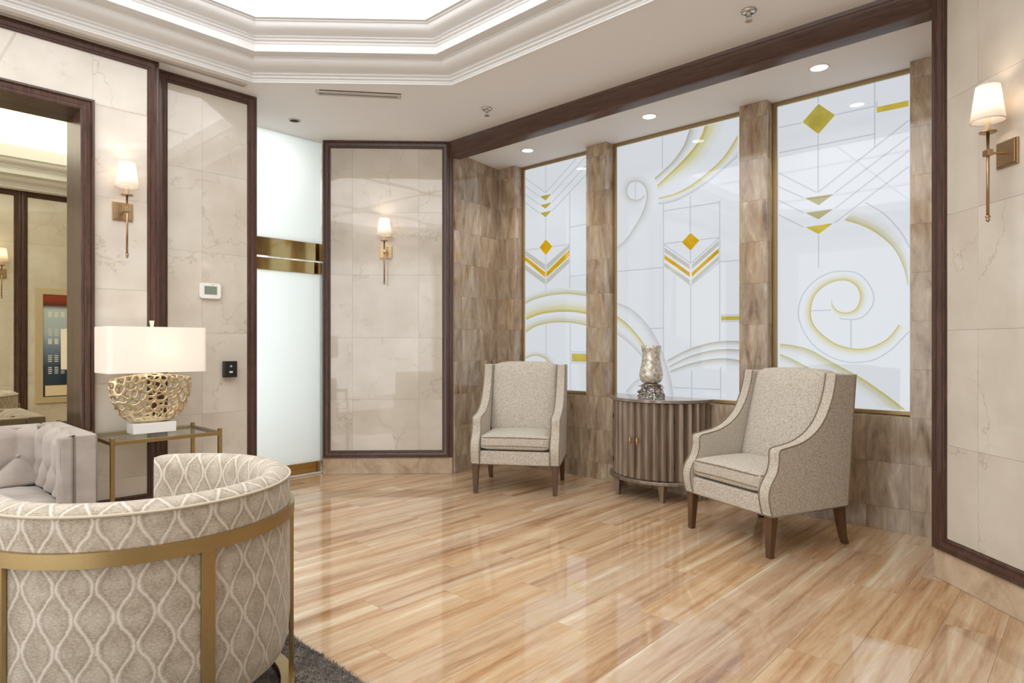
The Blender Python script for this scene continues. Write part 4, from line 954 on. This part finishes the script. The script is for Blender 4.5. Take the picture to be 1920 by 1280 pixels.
# right arm, inner face towards -Y
ya = 0.792
pa = [(ya, 0.40), (ya, 0.46), (ya, 0.52), (ya, 0.58), (ya, 0.64), (ya, 0.685), (ya+0.006, 0.702), (ya+0.020, 0.715), (ya+0.040, 0.718)]
na_ = [(-1, 0)]*6+[(-0.8, 0.55), (-0.35, 0.93), (0, 1)]
tufted('tufted_arm', pa, na_, None, 'x', SX0+0.12, SX1-0.004, 0.098, 0.0925, 0.185, 0.0, 0.030)
yb = SY0+0.133
pb = [(yb, 0.40), (yb, 0.52), (yb, 0.64), (yb, 0.685), (yb-0.006, 0.702), (yb-0.020, 0.715), (yb-0.040, 0.718)]
nb_ = [(1, 0)]*4+[(0.8, 0.55), (0.35, 0.93), (0, 1)]
tufted('tufted_arm', pb, nb_, None, 'x', SX0+0.12, SX1-0.004, 0.098, 0.0925, 0.185, 0.0, 0.030, btn=False)
xb = SX0+0.135
pc = [(xb, 0.40), (xb, 0.52), (xb, 0.64), (xb, 0.685), (xb-0.006, 0.702), (xb-0.020, 0.715), (xb-0.040, 0.718)]
tufted('tufted_back', pc, nb_, None, 'y', SY0+0.14, SY1-0.14, 0.2063, 0.178, 0.178, 0.0, 0.045)
MB().box(SX0, SX1, SY1-0.098, SY1, 0.10, SZ).build('arm_side', 'velvet', sf, bevel=0.010)
MB().box(SX0, SX1, SY0, SY0+0.098, 0.10, SZ).build('arm_side', 'velvet', sf, bevel=0.010)
MB().box(SX0, SX0+0.10, SY0+0.098, SY1-0.098, 0.10, SZ-0.002).build('back_frame', 'velvet', sf, bevel=0.010)
MB().box(SX1-0.07, SX1-0.002, SY1-0.166, SY1-0.0975, 0.10, 0.743).build('arm_front', 'velvet', sf, bevel=0.022, seg=4)
MB().box(SX0+0.1, SX1-0.02, SY0+0.1, SY1-0.1, 0.10, 0.28).build('seat_base', 'velvet', sf, bevel=0.01)
def crown2(x, y, z, a, b, c): return (x, y, z+(0.012*(1-(x/a)**2)*(1-(y/b)**2) if z > 0 else 0))
ym = (SY0+SY1)/2
for y0_, y1_ in ((SY0+0.137, ym-0.002), (ym+0.002, SY1-0.139)):
    cu = rbox(MB(), SX0+0.15, SX1-0.004, y0_, y1_, 0.285, 0.418, fn=crown2).build('seat_cushion', 'velvet', sf, smooth=True)
pp = MB()
for xx in (SX1-0.002,):
    for yy in (SY1-0.002, SY1-0.096): pp.tube([(xx, yy, 0.12), (xx, yy, 0.732)], 0.0028, 6)
pp.tube([(SX1-0.006, SY1-0.142, 0.408), (SX1-0.006, ym+0.006, 0.408)], 0.003, 6)
pp.build('piping', m_plain('velvet_piping', srgb(118, 106, 98), 0.7), sf, smooth=True)
for x in (SX0+0.06, SX1-0.07):
    for y in (SY0+0.07, SY1-0.07): MB().lathe([(0.016, 0.0), (0.026, 0.10)], 12, (x, y, 0.002)).build('leg', 'leg_wood', sf, smooth=True)

# ------------------------------------------------------------ barrel chair
RZ = 0.0195
bc = thing('barrel_chair', 'barrel chair in cream and taupe ogee velvet with a satin brass frame, in the foreground', 'armchair', (-2.28, 0.70, RZ), 0)
RO = 0.438
# cross-section (radius, height) from the outside bottom, over the rolled top, down to the seat
sec = [(0.30, 0.118), (0.36, 0.118), (0.395, 0.128), (0.420, 0.150), (0.432, 0.19), (RO, 0.26), (RO, 0.40), (RO, 0.55), (RO, 0.66), (0.437, 0.715), (0.436, 0.728), (0.432, 0.738), (0.420, 0.748), (0.400, 0.756), (0.378, 0.755), (0.358, 0.744), (0.346, 0.724), (0.340, 0.69), (0.336, 0.60), (0.335, 0.50), (0.335, 0.38)]
A0, A1 = -97, 160; NA = 90
ln = [0]
for p, q_ in zip(sec, sec[1:]): ln.append(ln[-1]+math.dist(p, q_))
def capk(a):
    d_ = min(a, NA-1-a); return 1.0 if d_ > 3 else (0.80, 0.93, 0.98, 0.995)[d_]
def bfn(a, b):
    th = R(A0+(A1-A0)*a/(NA-1)); k_ = capk(a); rm, zm = 0.387, 0.45
    r_ = rm+(sec[b][0]-rm)*k_; z = sec[b][1] - (0.010*(1-k_)/0.2 if sec[b][1] > 0.6 else 0)
    return (r_*math.cos(th), r_*math.sin(th), z)
m = MB().grid(NA, len(sec), bfn, uvfn=lambda a, b: (R(A0+(A1-A0)*a/(NA-1))*0.43+2.0, ln[b]))
N_ = len(sec)
m.f.append(tuple(k*NA for k in range(N_))); m.f.append(tuple(k*NA+NA-1 for k in range(N_))[::-1])
m.build('barrel_shell', 'ogee', bc, smooth=True)
m = MB().tube([((0.4375)*math.cos(R(a)), 0.4375*math.sin(R(a)), 0.732) for a in range(A0+2, A1-1, 3)], 0.0045, 8)
m.uv = [(0.047, 0.0)]*len(m.v); m.build('welt', m_plain('welt_velvet', srgb(196, 184, 164), 0.8), bc, smooth=True)
m = MB().lathe([(0.0, 0.12), (0.30, 0.12), (0.328, 0.14), (0.330, 0.40), (0.318, 0.435), (0.29, 0.45), (0.0, 0.458)], 48, caps=False)
m.uv = [(v[0], v[1]+v[2]) for v in m.v]; m.build('seat_cushion', 'ogee', bc, smooth=True)
# brass frame: upper band, uprights, floor ring
def band(r0, r1, z0, z1, a0, a1, closed=False):
    m = MB(); n = int(abs(a1-a0)/3)+1; prof = [(r0, z0), (r1, z0), (r1, z1), (r0, z1)]
    m.grid(4, n, lambda a, b: (prof[a][0]*math.cos(R(a0+(a1-a0)*b/(n-1))), prof[a][0]*math.sin(R(a0+(a1-a0)*b/(n-1))), prof[a][1]), close_u=True)
    m.f += [(0, 1, 2, 3), tuple((n-1)*4+k for k in (3, 2, 1, 0))]; return m
FB0, FB1 = -66, 104
band(RO+0.001, RO+0.0145, 0.602, 0.642, FB0-2.5, FB1+2.5).build('upper_band', 'brass_satin', bc, auto=30)
band(RO-0.030, RO+0.0145, 0.0, 0.014, FB0-2.5, FB1+2.5).build('floor_ring', 'brass_satin', bc, auto=30)
for a in (FB0, 2, 70, FB1):
    MB().box(RO+0.0012, RO+0.0142, -0.0185, 0.0185, 0.012, 0.604).build('upright', 'brass_satin', bc, rot=(0, 0, R(a)), bevel=0.0012)

# rug
rg = thing('shag_rug', 'grey and beige shaggy rug under the barrel chair', 'rug', (0, 0, 0), 0)
MB().box(-3.6, -0.9, -1.3, 1.272, 0.0005, 0.008).build('backing', 'rug', rg)
rp_ = MB(); rr = random.Random(5)
for k in range(26000):
    x = rr.uniform(-2.75, -1.45); y = 1.277-abs(rr.gauss(0, 1))*0.22 if k % 3 else rr.uniform(0.75, 1.277)
    a = rr.uniform(0, 2*PI); l_ = rr.uniform(0.008, 0.018); h_ = rr.uniform(0.012, 0.019)
    i = len(rp_.v); c_, s_ = math.cos(a), math.sin(a); ww = 0.0016
    rp_.v += [(x-s_*ww, y+c_*ww, 0.007), (x+s_*ww, y-c_*ww, 0.007), (x+c_*l_, y+s_*l_, h_)]; rp_.f.append((i, i+1, i+2))
rp_.build('pile', 'rug', rg, kind='stuff')
